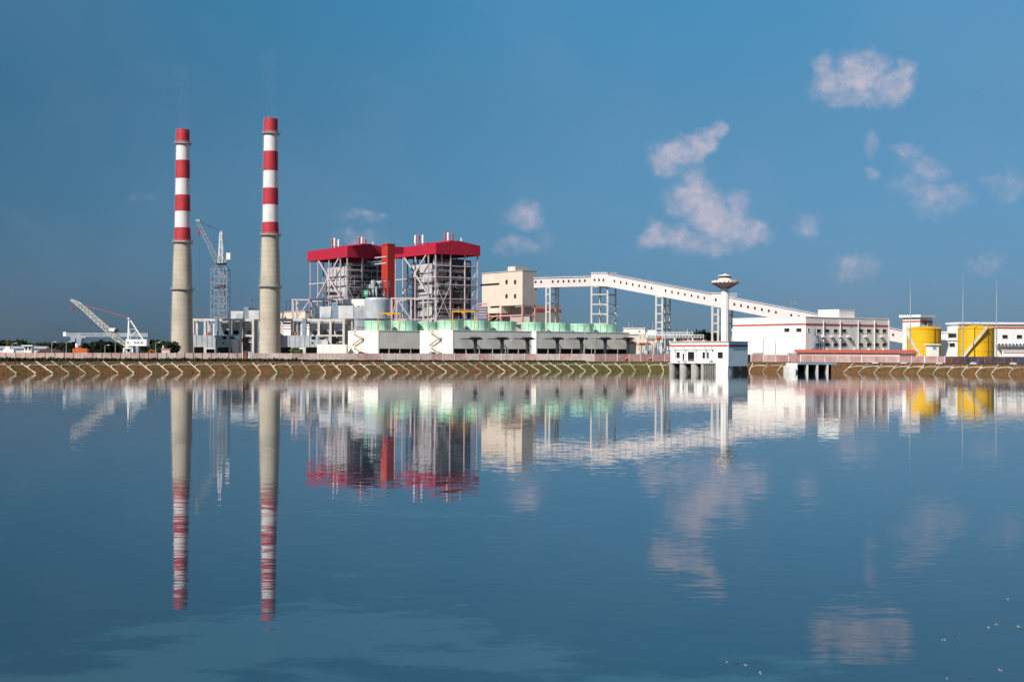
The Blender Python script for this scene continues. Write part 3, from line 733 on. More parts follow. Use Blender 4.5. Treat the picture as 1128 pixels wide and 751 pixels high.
# braced pipe bridge frames standing in front of the boiler houses
def frame_run(label, pts, D, ytop, ybot, diag, name='pipe_bridge', leg_bottom=389):
    a = W(pts[0], ytop, D); root = thing(name, label, 'steel frame', (a.x, D, GZ)); b = MB(); ch = MB()
    zt, zb = ZZ(pts[0], ytop, D)-GZ, ZZ(pts[0], ybot, D)-GZ
    xs = [W(p, ytop, D).x-a.x for p in pts]
    ch.box(xs[0]-.3, xs[-1]+.3, -.3, .3, zt-.3, zt+.3).box(xs[0]-.3, xs[-1]+.3, 3.7, 4.3, zt-.3, zt+.3)
    ch.box(xs[0]-.2, xs[-1]+.2, -.25, .25, zb-.2, zb+.2)
    for x in xs: ch.box(x-.2, x+.2, .3, 3.7, zt-.25, zt+.2)
    ch.build('chord', 'steel', root)
    for x in xs: MB().box(x-.3, x+.3, -.28, .28, 0, zt-.3).build('column', 'steel', root); MB().box(x-.3, x+.3, 3.72, 4.28, 0, zt-.3).build('column', 'steel', root)
    for i, d in enumerate(diag):
        if d == 0: continue
        if d in (1, 3): b.beam((xs[i], -.1, zt), (xs[i+1], -.1, zb), .3, .5)
        if d in (2, 3): b.beam((xs[i], -.15, zb), (xs[i+1], -.15, zt), .3, .5)
    if b.v: b.build('diagonal', 'steel', root)
    return root
frame_run('pinkish braced steel pipe bridge in front of the right boiler house', [431, 437, 452.5, 466, 480], 672, 328.5, 351.5, [2, 1, 0, 0])
frame_run('pinkish braced steel pipe bridge left of the left boiler house', [322, 326.5, 341.6, 356, 371], 715, 330, 351, [0, 2, 1, 0])

# ------------------------------------------------------------------ cooling tower blocks
def cooling(pxc, D, pxl, pxr, ytop, fans, dpx, label, stair_px, openings, yopen=383.8):
    B = Bld(pxc, D, 35, 'cooling_tower_block', label, 'cooling tower'); rt = B.root
    Lu, Lv = B.tu(pxl) if pxl else 25, B.tv(pxr); zt = B.zv(pxc, ytop); zo = B.zv(pxc, yopen)
    MB().box(.0, Lv, .0, .3, zo, zt).box(0.0, Lv, Lu-.3, Lu, zo, zt).build('long_wall', 'grey', rt)
    MB().box(-.06, .4, -.06, Lu+.06, 0, zt+.06).build('end_wall', 'white', rt)
    MB().box(Lv-.36, Lv+.06, -.06, Lu+.06, 0, zt+.06).build('far_end_wall', 'grey', rt)
    MB().box(.4, Lv-.36, .3, Lu-.3, zt-.4, zt-.02).build('roof_deck', 'roofl', rt)
    b = MB().box(-.15, Lv+.15, -.15, .3, zt+.06, zt+.35).box(-.15, .3, .3, Lu+.1, zt+.06, zt+.35)
    b.build('parapet', 'grey', rt)
    for k in range(openings): x0, x1 = Lv*k/openings, Lv*(k+1)/openings; MB().box(x0+.3, x1-.3 if k < openings-1 else x1-.4, .9, 1.2, 0, zo).build('louver_opening', 'black', rt)
    b = MB()
    for k in range(openings+1): x = min(max(Lv*k/openings, .5), Lv-.5); b.box(x-.13, x+.13, .02, .28, 0, zo)
    b.build('louver_posts', 'concw', rt)
    z_in = MB().box(1, Lv-1, 5, Lu-5, 0, zo+1); z_in.build('water_basin', 'black', rt)
    n = len(fans)
    for fpx, fy in fans:
        q = UX(fpx, fy); y = Lu*.5
        x = (q*(D+y*cos(B.phi))-(B.X-y*sin(B.phi)))/(cos(B.phi)-q*sin(B.phi))
        Dp = D+y*cos(B.phi)+x*sin(B.phi); r = dpx/2*Dp/F; z1 = ZZ(fpx, fy, Dp)-GZ; h = z1-zt
        prof = [(r*.97, zt-.05), (r*.93, zt+h*.25), (r*.915, zt+h*.5), (r*.95, zt+h*.75), (r, zt+h)]
        f = MB().lathe(x, y, prof+[(r-.18, zt+h), (r*.85, zt+h*.5)], 40, cap=False)
        for i in range(12): a = 2*pi*i/12; f.beam((x+cos(a)*r*.975, y+sin(a)*r*.975, zt), (x+cos(a)*r*1.0, y+sin(a)*r*1.0, zt+h), .14)
        fs = f.build('fan_stack', 'green', rt, smooth=True)
        g = MB().box(x-r*.86, x+r*.86, y-.25, y+.25, zt+h*.45, zt+h*.55).box(x-.25, x+.25, y-r*.86, y+r*.86, zt+h*.46, zt+h*.56)
        g.cyl((x, y, zt+h*.3), (x, y, zt+h*.62), .7, .7, 10); g.build('fan', 'steeld', fs)
    if stair_px:                                            # zig-zag stair on the white end wall
        b = MB(); y0, y1 = B.tu(stair_px[1]), B.tu(stair_px[0]); nf = 4
        for k in range(nf):
            z0, z1 = zt*k/nf, zt*(k+1)/nf; a, c = (y0, y1) if k % 2 else (y1, y0)
            b.beam((-1.2, a, z0+.2), (-1.2, c, z1), .9, .18); b.beam((-1.65, a, z0+1.2), (-1.65, c, z1+1), .08); b.beam((-.75, a, z0+1.2), (-.75, c, z1+1), .08)
            b.box(-1.7, -.1, c-.6, c+.6, z1-.08, z1+.08)
            for t in (0, .33, .66, 1): b.beam((-1.65, a+(c-a)*t, z0+.2+(z1-z0)*t), (-1.65, a+(c-a)*t, z0+1.2+(z1-z0)*t), .06)
        for y in (y0, y1): b.box(-1.75, -1.6, y-.07, y+.07, 0, zt+1.1)
        b.build('stair', 'beige', rt)
    b = MB()
    for (p0, p1) in (((.2, .2), (Lv-.2, .2)), ((.2, .2), (.2, Lu-.2))):
        for hh in (.95, 1.35): b.beam((*p0, zt+hh-.0), (*p1, zt+hh), .05)
    b.build('handrail', 'rail', rt)
    return B
C2 = cooling(498.6, 560, 462.7, 585.3, 364, [(496.3, 352.8), (525, 353), (554.6, 354.2)], 28.8, 'grey cooling tower block in the middle, white end wall and three mint fan stacks', (476.5, 486.5), 6)
C1 = cooling(416.6, 590, 383.6, 476, 364.4, [(416, 353.2), (446, 353.5), (471.5, 354.8)], 28.6, 'leftmost grey cooling tower block with three mint fan stacks behind a white end wall', (391, 401), 5)
q3 = pt(591, 608)
C3 = cooling(590.6, 607, None, 693, 365.2, [(587.4, 355), (614.3, 355.8), (641, 356.5), (666, 357)], 25.8, 'rightmost grey cooling tower block, four mint fan stacks', None, 8)
# black T-shaped risers in front of the long walls
ORD = ['first', 'second', 'third', 'fourth', 'fifth', 'sixth', 'seventh']
for i, px in enumerate((519.6, 549, 577, 610, 636.5, 662.6, 687.6)):
    B = C2 if i < 3 else C3; x = B.tv(px); yoff = -2.6
    loc = Vector((B.X+x*cos(B.phi)-yoff*sin(B.phi), B.D+x*sin(B.phi)+yoff*cos(B.phi), GZ))
    s_ = 1.0
    t = thing('riser_pipe', 'black T-shaped riser pipe by the grey cooling wall, %s of seven from left' % ORD[i], 'pipe', loc, B.phi, 'riser pipes before the cooling towers')
    zt = ZZ(px, 373.8, loc.y)-GZ
    MB().cyl((0, 0, 0), (0, 0, zt), .72, .72, 14).build('riser', 'riser', t, smooth=True)
    MB().box(-2.9, 2.9, -.9, .9, zt-.1, zt+.5).box(-2.0, 2.0, -.95, .95, zt+.5, zt+.9).cyl((0, 0, zt-.55), (0, 0, zt), .6, 1.5, 14).build('platform', 'riser', t)
    MB().box(-6.6, -2.9, -.35, .35, zt+.02, zt+.36).cyl((0, .95, zt+.2), (0, 2.6, zt+.2), .3, .3, 10).build('branch_pipe', 'riser', t)
    b = MB()
    for x_ in (-6.4, -4.8, -3.4): b.beam((x_, .3, zt+.2), (x_, 2.6, zt+.2), .10, .10)
    for x_ in (-2.6, 0, 2.6): b.beam((x_, -.85, zt+.6), (x_, -.85, zt+1.5), .06)
    b.build('bracket', 'riser', t)

# yellow portal frames over the fan stacks
def portal(px0, px1, yt, D, ybl, ybr, label):
    a = W(px0, yt, D); c = W(px1, yt, D); t = thing('portal_hoist', label, 'hoist frame', (a.x, D, a.z)); w = c.x-a.x
    k = D/F
    MB().box(-.2, w+.2, -.2, .2, -.55, 0).build('crossbeam', 'yellowf', t)
    MB().box(-.19, .19, -.19, .19, -(ybl-yt)*k, -.7).build('leg', 'yellowf', t)
    MB().box(w-.19, w+.19, -.19, .19, -(ybr-yt)*k, -.7).build('leg', 'yellowf', t)
    MB().box(w*.42, w*.56, -.45, .45, -1.15, -.1).cyl((w*.49, 0, -2.0), (w*.49, 0, -1.1), .12, .12, 8).build('hoist', 'yellowf', t)
portal(416.4, 440.6, 344.4, 584, 364.5, 364.5, 'yellow hoist frame over the leftmost mint fan stacks')
portal(498.4, 522.8, 342.2, 566, 364, 364, 'yellow hoist frame over the middle cooling block, before the boiler house')

# ------------------------------------------------------------------ silo group by the boilers
c = W(415.7, 350, 640); root = thing('silo', 'grey steel silo topped with cyclones, left of the red tower', 'silo', (c.x, 640, GZ))
k = 640/F; zb, zt = ZZ(415, 351, 640)-GZ, ZZ(415, 330.3, 640)-GZ; rr = 14.4*k
MB().lathe(0, 0, [(rr, 0), (rr, zt), (rr*.9, zt+.8), (.5, zt+1.2)], 48).build('shell', 'duct', root, smooth=True)
b = MB().lathe(0, 0, [(rr+.02, zb-.2), (rr+1.2, zb-.2), (rr+1.2, zb), (rr+.02, zb)], 40, cap=False)
for i in range(26):
    a = 2*pi*i/26; a2 = 2*pi*(i+1)/26; b.beam((cos(a)*(rr+1.1), sin(a)*(rr+1.1), zb), (cos(a)*(rr+1.1), sin(a)*(rr+1.1), zb+1.2), .07)
    b.beam((cos(a)*(rr+1.1), sin(a)*(rr+1.1), zb+1.2), (cos(a2)*(rr+1.1), sin(a2)*(rr+1.1), zb+1.2), .07)
b.build('walkway', 'steelg', root)
for (px, w, y0, y1, yy) in ((411.5, 4.2, 308.5, 330, -1.2), (418, 3.6, 310, 330, .8), (407.5, 2.0, 313, 330, 0), (415.2, 1.8, 316, 330, -2.4), (423, 2.4, 323, 330, -1), (420.5, 1.6, 314, 330, 1.5)):
    x = W(px, 320, 640).x-c.x; r_ = w*1.35/2*k; z1 = ZZ(px, y0, 640)-GZ
    MB().lathe(x, yy, [(r_*.3, zt+.9), (r_*.4, zt+(z1-zt)*.3), (r_, zt+(z1-zt)*.55), (r_, z1-.3), (r_*.5, z1)], 16).build('cyclone', 'duct', root, smooth=True)
b = MB()
for px, y0 in ((406, 318), (409.5, 312), (421.5, 308), (428.5, 309), (425, 316)):
    x = W(px, 320, 640).x-c.x; b.beam((x, -1.8, zt+.6), (x, -1.8, ZZ(px, y0, 640)-GZ), .3); b.beam((x, 1.8, zt+.6), (x, 1.8, ZZ(px, y0, 640)-GZ), .3)
z = ZZ(424, 309, 640)-GZ; b.beam((W(409.5, 312, 640).x-c.x, -1.8, z), (W(428.5, 309, 640).x-c.x, -1.8, z), .35)
z = ZZ(424, 318, 640)-GZ; b.box(W(405, 312, 640).x-c.x, W(426, 309, 640).x-c.x, -2.4, 2.4, z-.15, z)
z = ZZ(424, 325, 640)-GZ; b.box(W(405, 312, 640).x-c.x, W(422, 309, 640).x-c.x, -2.6, 2.6, z-.15, z)
b.build('top_frame', 'steeld', root)
MB().box(-2.2, 1.9, -1, 2.6, zt+1.2, zt+5.6).build('filter_box', 'steeld', root)

# ------------------------------------------------------------------ precipitator and duct groups, one by each chimney
def duct_group(x0, sc, D, label, ox):
    """x0: picture x of the group's first column; sc: width scale"""
    base = W(x0, 389, D); root = thing('flue_gas_plant', label, 'flue gas plant', (base.x, D, GZ)); k = D/F
    def X_(p): return p*sc*k
    def Z_(y): return ZZ(x0+20, y, D)-GZ
    cols = (0, 13, 40.5, 52.5, 66)
    for cx_ in cols:
        for yy in (0, 9): MB().box(X_(cx_)-.55, X_(cx_)+.55, yy-.4, yy+.4, 0, Z_(353.6)).build('column', 'concw', root)
    MB().box(-.6, X_(66)+.6, -.5, .5, Z_(353.5), Z_(351)).box(-.6, X_(66)+.6, 8.5, 9.5, Z_(353.5), Z_(351)).build('top_beam', 'concw', root)
    b = MB()
    for cx_ in cols: b.box(X_(cx_)-.4, X_(cx_)+.4, .5, 8.5, Z_(353.3), Z_(351.3))
    b.build('cross_beam', 'concw', root)
    MB().box(X_(38), X_(66), -.45, .35, Z_(370.2), Z_(368.6)).build('middle_beam', 'concw', root)
    # long duct with a slanted shoulder towards the chimney
    y0, y1 = -3.2, 2.6; z0, z1 = Z_(382.2), Z_(369.6)
    b = MB(); b.hexa([(X_(1), y0, z0), (X_(44), y0, z0), (X_(44), y1, z0), (X_(1), y1, z0)], [(X_(4), y0, z1), (X_(44), y0, z1), (X_(44), y1, z1), (X_(4), y1, z1)])
    b.hexa([(X_(-3), y0+.3, z0+.2), (X_(1), y0+.3, z0), (X_(1), y1-.3, z0), (X_(-3), y1-.3, z0+.2)], [(X_(-3), y0+.3, Z_(364.5)), (X_(4), y0+.3, z1), (X_(4), y1-.3, z1), (X_(-3), y1-.3, Z_(364.5))])
    b.build('long_duct', 'duct', root)
    b = MB().hexa([(X_(44.02), y0+.1, z0-2.4), (X_(50.5), y0+.1, z0-3.4), (X_(50.5), y1, z0-3.4), (X_(44.02), y1, z0-2.4)], [(X_(44.02), y0+.1, z1-.1), (X_(50.5), y0+.1, z1-2.6), (X_(50.5), y1, z1-2.6), (X_(44.02), y1, z1-.1)])
    b.build('duct_elbow', 'ductl', root)
    b = MB()
    for p in (5, 11, 17, 22, 27, 32, 37, 41): b.box(X_(p)-.1, X_(p)+.1, y0-.18, y0, z0+.1, z1-.1)
    b.build('stiffener', 'steelg', root)
    b = MB().box(X_(34), X_(38), y0-.2, y0-.01, z1-1.8, z1-.4).box(X_(42), X_(47), y0-.2, y0+.08, z1-1.7, z1-.7).box(X_(34), X_(36), y0-.15, y0-.01, z0+1.6, z0+2.5)
    b.build('access_hatch', 'black', root)
    b = MB().box(X_(1), X_(50), 1.5, 1.9, 0, z0-.05); b.build('undercroft_shade', 'steeld', root)  # dark sheet closing the opening, standing in for its shade
    for p in (1.5, 14, 15.4, 26, 27.4, 42): MB().box(X_(p)-.35, X_(p)+.35, y0, y0+.7, 0, z0-.02).build('plinth', 'concw', root)
    MB().box(X_(15.8), X_(25.6), y0+.05, y0+.65, z0-1.1, z0-.1).build('lintel', 'concw', root)
    MB().box(X_(4), X_(12), y0+.6, 0, 0, 1.9).box(X_(30), X_(39), y0+.8, 0, 0, 2.6).build('fan_motor', 'steelg', root)
    # riser duct and hopper bodies in the upper bay
    MB().box(X_(24), X_(27.6), -1.4, 1.6, z1-.2, Z_(350.6)).build('riser_duct', 'steelb', root)
    MB().box(X_(21.5), X_(24), .6, 3.2, z1, Z_(354.6)).build('pale_duct', 'ductl', root)
    b = MB()
    for a_, c_ in ((29, 39), (42, 52), (54, 65.4)):
        b.hexa([(X_(a_+3), 3.5, Z_(368)), (X_(c_-1), 3.5, Z_(368)), (X_(c_-1), 7.5, Z_(368)), (X_(a_+3), 7.5, Z_(368))], [(X_(a_), 2.2, Z_(354)), (X_(c_), 2.2, Z_(354)), (X_(c_), 8.2, Z_(354)), (X_(a_), 8.2, Z_(354))])
    b.build('hopper', 'duct', root)
    for p in (36.5, 46.5, 62): MB().cyl((X_(p), .8, Z_(366.2)), (X_(p), 2.4, Z_(366.2)), 1.25, 1.25, 16).build('blower', 'black', root)
    MB().cyl((X_(16), 1.0, Z_(369)), (X_(16), 1.0, Z_(365.6)), 1.1, .9, 12).build('orange_blower', 'rust', root)
    MB().cyl((X_(17.5), 1.6, Z_(366)), (X_(17.5), 1.6, Z_(354)), .42, .42, 10).build('pipe', 'ductl', root)
    b = MB().box(X_(54), X_(65), 1.8, 7, 0, Z_(371)); b.build('lower_chamber', 'bdark', root)
    MB().box(X_(54.5), X_(60), 0.9, 1.7, .2, 3.9).cyl((X_(62), .4, 0), (X_(62), .4, 3.4), 1.0, 1.0, 12).build('ash_vessel', 'ductl', root)
    b = MB(); 
    for zz in (Z_(377), Z_(374.5)): b.box(X_(61), X_(64), 1.2, 1.75, zz, zz+.5)
    b.build('junction_box', 'whitep', root)
    # roof boxes
    return root, X_, Z_
g1, X1, Z1 = duct_group(212.6, 1.0, 745, 'white framed duct and precipitator plant between the two chimneys', 0)
g2, X2, Z2 = duct_group(307.5, 1.075, 695, 'white framed duct and precipitator plant right of the taller chimney', 0)
def prec(px0, px1, D, yt, yb, label, depth=9, side=None):
    a = W(px0, yb, D); c = W(px1, yb, D); t = thing('precipitator', label, 'precipitator', (a.x, D, GZ)); w = c.x-a.x
    z0, z1 = ZZ(px0, yb, D)-GZ, ZZ(px0, yt, D)-GZ
    MB().box(0, w*.42, 0, depth, z0, z1).box(w*.60, w, 0, depth, z0, z1+.5).build('body', 'ductl', t)
    MB().box(w*.43, w*.59, .4, depth-.5, z0-.5, z1+2.2).build('blue_stack', 'steelb', t)
    MB().hexa([(w*.14, -.3, z0+.3), (w*.40, -.3, z0+.3), (w*.40, .0, z0+.3), (w*.14, .0, z0+.3)], [(w*.20, -.05, z0+3.2), (w*.40, -.05, z0+3.2), (w*.40, 0, z0+3.2), (w*.20, 0, z0+3.2)]).build('slanted_shadow_slab', 'duct', t)  # bluish slab shaped as a slanted shadow lying on the body
    for x in (.6, w*.38, w*.64, w-.8):
        for y in (1, depth-1.4): MB().box(x-.3, x+.3, y, y+.6, 0, z0).build('support', 'concw', t)
    b = MB()
    for i in range(9):
        x = w*(.62+.36*i/8); b.box(x-.3, x+.3, 1.5, 2.6, z1+.5, z1+.9+random.uniform(.2, .9))
    b.build('rapper_gear', 'steeld', t)
    b = MB(); xs = (w*.68, w*.93)
    for x in xs: b.beam((x, 3, z1+.5), (x, 3, z1+6.2), .16)
    b.beam((xs[0]-1.2, 3, z1+6.2), (xs[1]+.5, 3, z1+6.2), .22)
    b.build('hoist_goalpost', 'steeld', t)
    return t, w, z0, z1
prec(254.3, 287, 762, 342.6, 351.5, 'pale grey precipitator with dark blue stack left of the taller chimney')
t_, w_, z0_, z1_ = prec(347.2, 389.2, 708, 337.6, 350.8, 'pale grey precipitator with dark blue stack under the left boiler house', 10)
MB().box(w_+.01, w_+5.9, .3, 9.8, z0_, z1_+.1).build('side_box', 'duct', t_)
# low beige hall behind the taller chimney
B = Bld(336, 800, 35, 'turbine_hall', 'low beige hall just right of the taller chimney', 'hall')
Lv = B.tv(345, 350); MB().box(0, Lv, 0, B.tu(285, 350), 0, B.zv(336, 342.8)).build('wall', 'beige', B.root); MB().box(-.3, Lv+.3, -.3, B.tu(285, 350)+.3, B.zv(336, 342.8), B.zv(336, 342)).build('parapet', 'beiged', B.root)
b = MB()
for px in (312, 316, 321): y = B.tu(px, 345); zz = B.zu(px, 342); b.beam((2, y, zz), (2, y, zz+5.5), .2)
b.beam((2, B.tu(311, 345), B.zu(312, 342)+5.5), (2, B.tu(324, 345), B.zu(312, 342)+5.5), .3); b.build('roof_rack', 'steeld', B.root)
B = Bld(345, 770, 50, 'striped_hall', 'white low hall with thin red stripes right behind the taller chimney', 'hall')
Lu = B.tu(300, 360); zt = B.zu(320, 354.5); MB().box(0, 9, 0, Lu, 0, zt).build('wall', 'white', B.root)
b = MB()
for py in (359.6, 362.6): z = B.zu(315, py); b.box(-.08, 0, 0, Lu, z, z+.45)
b.build('stripe', 'redband', B.root); MB().box(-.06, 0, 2, Lu-2, B.zu(315, 357.2), B.zu(315, 354.9)).build('window_strip', 'glass', B.root)
# small pale block left by the low tree, and white low wall boxes
a = W(349.2, 389, 600); t = thing('white_enclosure', 'low white walled enclosure left of the first cooling tower block', 'enclosure', (a.x, 600, GZ)); w = W(381.4, 389, 600).x-a.x; zt = ZZ(360, 379.2, 600)-GZ
MB().box(0, w, 0, 8, 0, zt).build('wall', 'white', t)
b = MB()
for f_ in (.2, .44, .72): b.box(w*f_-.05, w*f_+.05, -.03, 0, 0, zt)
b.build('joint', 'beiged', t)
# pale lit hall behind silo
B = Bld(402, 724, 82, 'sunlit_hall', 'small bright white hall behind the silo, under the left boiler house', 'hall')
MB().box(0, 3, 0, B.tu(377.5, 335), 0, B.zu(390, 329.4)).build('wall', 'white', B.root)
b = MB()
for i in range(8):
    y = 1+i*2.0; b.box(-.6, 0, y, y+random.uniform(.5, 1.2), B.zu(390, 340), B.zu(390, 337+random.uniform(-1, 1.5)))
b.build('roof_gear', 'steeld', B.root)
a = W(403.2, 323, 650); t = thing('green_notice_board', 'green square board hung in front of the left boiler house', 'board', (a.x, 650, a.z)); MB().box(-1.1, 1.1, 0, .15, -1.6, 1.6).build('board', 'sign', t)
MB().box(-.8, .8, -.02, 0, .5, .8).box(-.8, .8, -.02, 0, -.3, 0).build('marking', 'whitep', t); MB().box(-.12, .12, .15, .4, -(a.z-GZ), 1.6).build('mast', 'steelg', t)
# grey process boxes in front of the silo's foot
B = Bld(393.5, 625, 20, 'transformer_shed', 'small grey shed with pipes at the foot of the silo', 'shed')
MB().box(0, 3.4, 0, 6, 0, B.zv(394, 351.5)).build('wall', 'duct', B.root); MB().box(-.2, 3.6, -.2, 6.2, B.zv(394, 351.5), B.zv(394, 350.8)).build('roof', 'steelg', B.root)
b = MB(); 
for x in (4.4, 6.0): b.cyl((x, 0, 0), (x, 0, 14.6), .25, .25, 8)
b.beam((-4, 0, 14.2), (6.4, 0, 14.2), .3); b.beam((-4, 0, 12.4), (4.4, 0, 12.4), .2); b.build('pipe_frame', 'steelg', B.root)

# ------------------------------------------------------------------ beige coal bunker house
B = Bld(575.2, 680, 35, 'bunker_house', 'tall beige coal bunker building on pink columns, where the conveyor gallery ends', 'industrial building'); rt = B.root
Lu, Lv = B.tu(531, 310), B.tv(591, 310); zt = B.zv(575, 298.2); zm = B.zv(575, 335.8)
yl = B.tu(552, 340); yl2 = B.tu(537, 340); zl = B.zu(545, 345)
MB().box(0, Lv, 0, Lu, zm, zt).build('upper_wall', ['beige'], rt)
MB().box(.01, Lv+.02, -.12, 0, zm, zt-.02).build('side_skin', 'beiged', rt)
MB().box(.05, Lv-.05, yl, yl2, zl, zm-.01).build('lower_wall', 'beige', rt)
MB().box(-.25, Lv+.25, -.25, Lu+.25, zt, zt+.45).build('parapet', 'beiged', rt)
y0, y1 = B.tu(567, 296), B.tu(558.8, 296); zr = B.zu(563, 293.6)
MB().box(.3, Lv*.95, y0, y1, zt+.45, zr).build('rooftop_room', 'beige', rt)
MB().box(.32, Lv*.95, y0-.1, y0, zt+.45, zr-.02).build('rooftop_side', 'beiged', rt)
for px in (558.1, 567.5):
    for py in (310.6, 326.2): B.win_u(px, py, 2.3, 4.4, True, ('beiged', 'glass'))
B.win_u(539.5, 313.4, 21, 2.2, False, name='louver_band'); B.win_u(545.2, 338, 9.6, 1.9, False, name='louver_band')
for px in (537.6, 552, 574.4): 
    y = B.tu(px, 345)
    for x in (.3, Lv-.5): MB().box(x-.3, x+.5, y-.4+.4, y+.8, 0, zl-.01 if px < 553 else zm-.01).build('column', 'steelpink', rt) if False else None
M['steelpink'] = mat('salmon_column_paint', (.62, .33, .28), .6, .08, .8)
for px in (537.6, 551, 574.8):
    y = max(B.tu(px, 345)-.4, .1)
    for x in (.1, Lv-.9): MB().box(x, x+.8, y, y+.8, 0, (zl if px < 552 else zm)-.02).build('column', 'steelpink', rt)
b = MB(); za = B.zu(560, 347.5)
b.box(.3, .8, 0, yl2, za-.3, za+.3); b.beam((.5, yl, za), (.5, (yl+yl2)/2, B.zu(545, 353)), .3); b.beam((.5, yl2, B.zu(545, 353)), (.5, (yl+yl2)/2, za), .3)
b.beam((.5, 0, B.zu(570, 353)), (.5, yl*.6, B.zu(565, 349)), .4); b.box(.1, Lv, .3, .7, za-.3, za+.3); b.build('brace', 'steelpink', rt)
MB().box(6, Lv-1.2, 2, yl2, 0, zm-.5).build('core_wall', 'beiged', rt)
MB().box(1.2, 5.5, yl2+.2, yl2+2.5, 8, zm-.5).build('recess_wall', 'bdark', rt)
b = MB()
for k_ in range(6):
    z = B.zu(534, 350-k_*3); b.box(-.3, .1, yl2+.3, yl2+7.5, z, z+.5)
b.build('stair_slats', 'steelpink', rt)
# grey shop behind with maroon stripe
G = Bld(588, 780, 35, 'grey_workshop', 'grey building with a maroon stripe behind the bunker house', 'industrial building')
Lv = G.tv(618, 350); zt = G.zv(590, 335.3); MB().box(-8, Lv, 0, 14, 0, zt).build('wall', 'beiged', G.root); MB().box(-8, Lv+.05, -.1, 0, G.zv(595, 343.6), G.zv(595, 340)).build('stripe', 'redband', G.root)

# ------------------------------------------------------------------ conveyor gallery
root = thing('conveyor_gallery', 'long pale enclosed conveyor gallery sloping down to the right behind the white hall', 'conveyor', (0, 0, 0))
def gal(pa, pb, depth, name, roofover=.4, walls='pinkw'):
    """pa, pb: (px, ytop, ybot, D) of the near side at both ends"""
    q = []
    for (px, yt, yb, D) in (pa, pb):
        t = W(px, yt, D); bt = W(px, yb, D); bt.x = t.x; q.append((t, bt))
    d = Vector((q[1][0].x-q[0][0].x, q[1][0].y-q[0][0].y, 0)).normalized(); n = Vector((-d.y, d.x, 0))*depth
    b = MB().hexa([q[0][1], q[1][1], q[1][1]+n, q[0][1]+n], [q[0][0], q[1][0], q[1][0]+n, q[0][0]+n]); s = b.build(name, walls, root)
    up = Vector((0, 0, .05)); nn = n.normalized()*roofover; t2 = Vector((0, 0, .4))
    r = MB().hexa([q[0][0]+up-nn, q[1][0]+up-nn, q[1][0]+up+n+nn, q[0][0]+up+n+nn], [q[0][0]+t2-nn*.6, q[1][0]+t2-nn*.6, q[1][0]+t2+n+nn, q[0][0]+t2+n+nn]); r.build('roof', 'steelg', s)
    e = n.normalized()*.18
    r = MB().hexa([q[0][1]-e-Vector((0, 0, .35)), q[1][1]-e-Vector((0, 0, .35)), q[1][1]+n-Vector((0, 0, .35)), q[0][1]+n-Vector((0, 0, .35))], [q[0][1]-e-Vector((0, 0, .02)), q[1][1]-e-Vector((0, 0, .02)), q[1][1]+n-Vector((0, 0, .02)), q[0][1]+n-Vector((0, 0, .02))]); r.build('floor_girder', 'concw', s)
    def wins(pxs, w=2.1, h=2.7, fy=.46):
        for p in pxs:
            # intersect the sight line with the gallery side
            a, c = q[0][0], q[1][0]; u = UX(p, 320); t = (u*a.y-a.x)/((c.x-a.x)-u*(c.y-a.y)); P = a.lerp(c, t); Q = q[0][1].lerp(q[1][1], t)
            m_ = P.lerp(Q, fy); k = P.y/F; dd = (c-a).normalized()*(w/2*k); hh = Vector((0, 0, h/2*k)); no = -n.normalized()*.05
            MB().hexa([m_-dd-hh+no, m_+dd-hh+no, m_+dd-hh-no*3, m_-dd-hh-no*3], [m_-dd+hh+no, m_+dd+hh+no, m_+dd+hh-no*3, m_-dd+hh-no*3]).build('window', 'glass', s)
    return s, wins, q, n
s1, wf, qa, na = gal((577.9, 307, 316.6, 684.5), (651.2, 305, 314.6, 679), 4, 'upper_gallery'); wf([584, 590, 596, 608.8, 614.7, 620.7, 626.5, 632.4, 638.4, 644.2], 2.0, 2.6, .42)
s2, wf, qt, nt = gal((651.2, 301, 314.2, 678), (669.4, 301, 314.8, 675), 9, 'transfer_house'); wf([655, 659.8, 664.7], 1.8, 2.8, .55)
s3, wf, qb, nb = gal((669.4, 302.4, 314.9, 674.9), (783.8, 324.2, 336.2, 630), 4.5, 'sloping_gallery'); wf([676.8, 683.8, 690.2, 697, 704, 710.7, 717.8, 733.2, 740.3, 747.2, 754.5, 761.8, 769, 776], 2.1, 2.9, .47)
s4, wf, qh, nh = gal((783.8, 323.1, 336.2, 629.9), (796.5, 323.4, 338.8, 627), 5.5, 'access_house'); wf([788.5], 2.2, 3, .5)
s5, wf, qc, nc = gal((796.5, 326.6, 338.8, 626.9), (996, 364.8, 377.4, 600), 4.5, 'lower_gallery'); wf([809, 816.4, 824, 831.6, 839.3, 847, 854.8, 871.7, 880, 887.7, 984], 2.1, 2.9, .5)
# handrails along gallery roof
for (q, n) in ((qa, na), (qb, nb), (qc, nc)):
    b = MB()
    L_ = (q[1][0]-q[0][0]).length; m_ = int(L_/3)
    for off in (.3,):
        o_ = n*off/abs(n.length)*2; p0, p1 = q[0][0]+o_, q[1][0]+o_
        b.beam(p0+Vector((0, 0, .9)), p1+Vector((0, 0, .9)), .07)
        for i in range(m_+1): p = p0.lerp(p1, i/m_); b.beam(p, p+Vector((0, 0, .9)), .05)
    b.build('roof_handrail', 'steelg', root)
b = MB(); c = W(662, 301, 679)
b.box(c.x-1, c.x+7.5, c.y, c.y+4, c.z-.2, c.z+.5); c = W(871, 338.5, 619)
for dx in (0, 2): b.beam((c.x+dx, c.y, c.z-2), (c.x+dx, c.y, c.z+3.0), .12)
b.box(c.x-.2, c.x+2.2, c.y-1, c.y+1, c.z+1.2, c.z+1.4); c = W(808, 326.5, 628); b.box(c.x-1.5, c.x+1.5, c.y-.5, c.y+3, c.z-.5, c.z+1.6)
b.build('roof_gear', 'steelg', root)
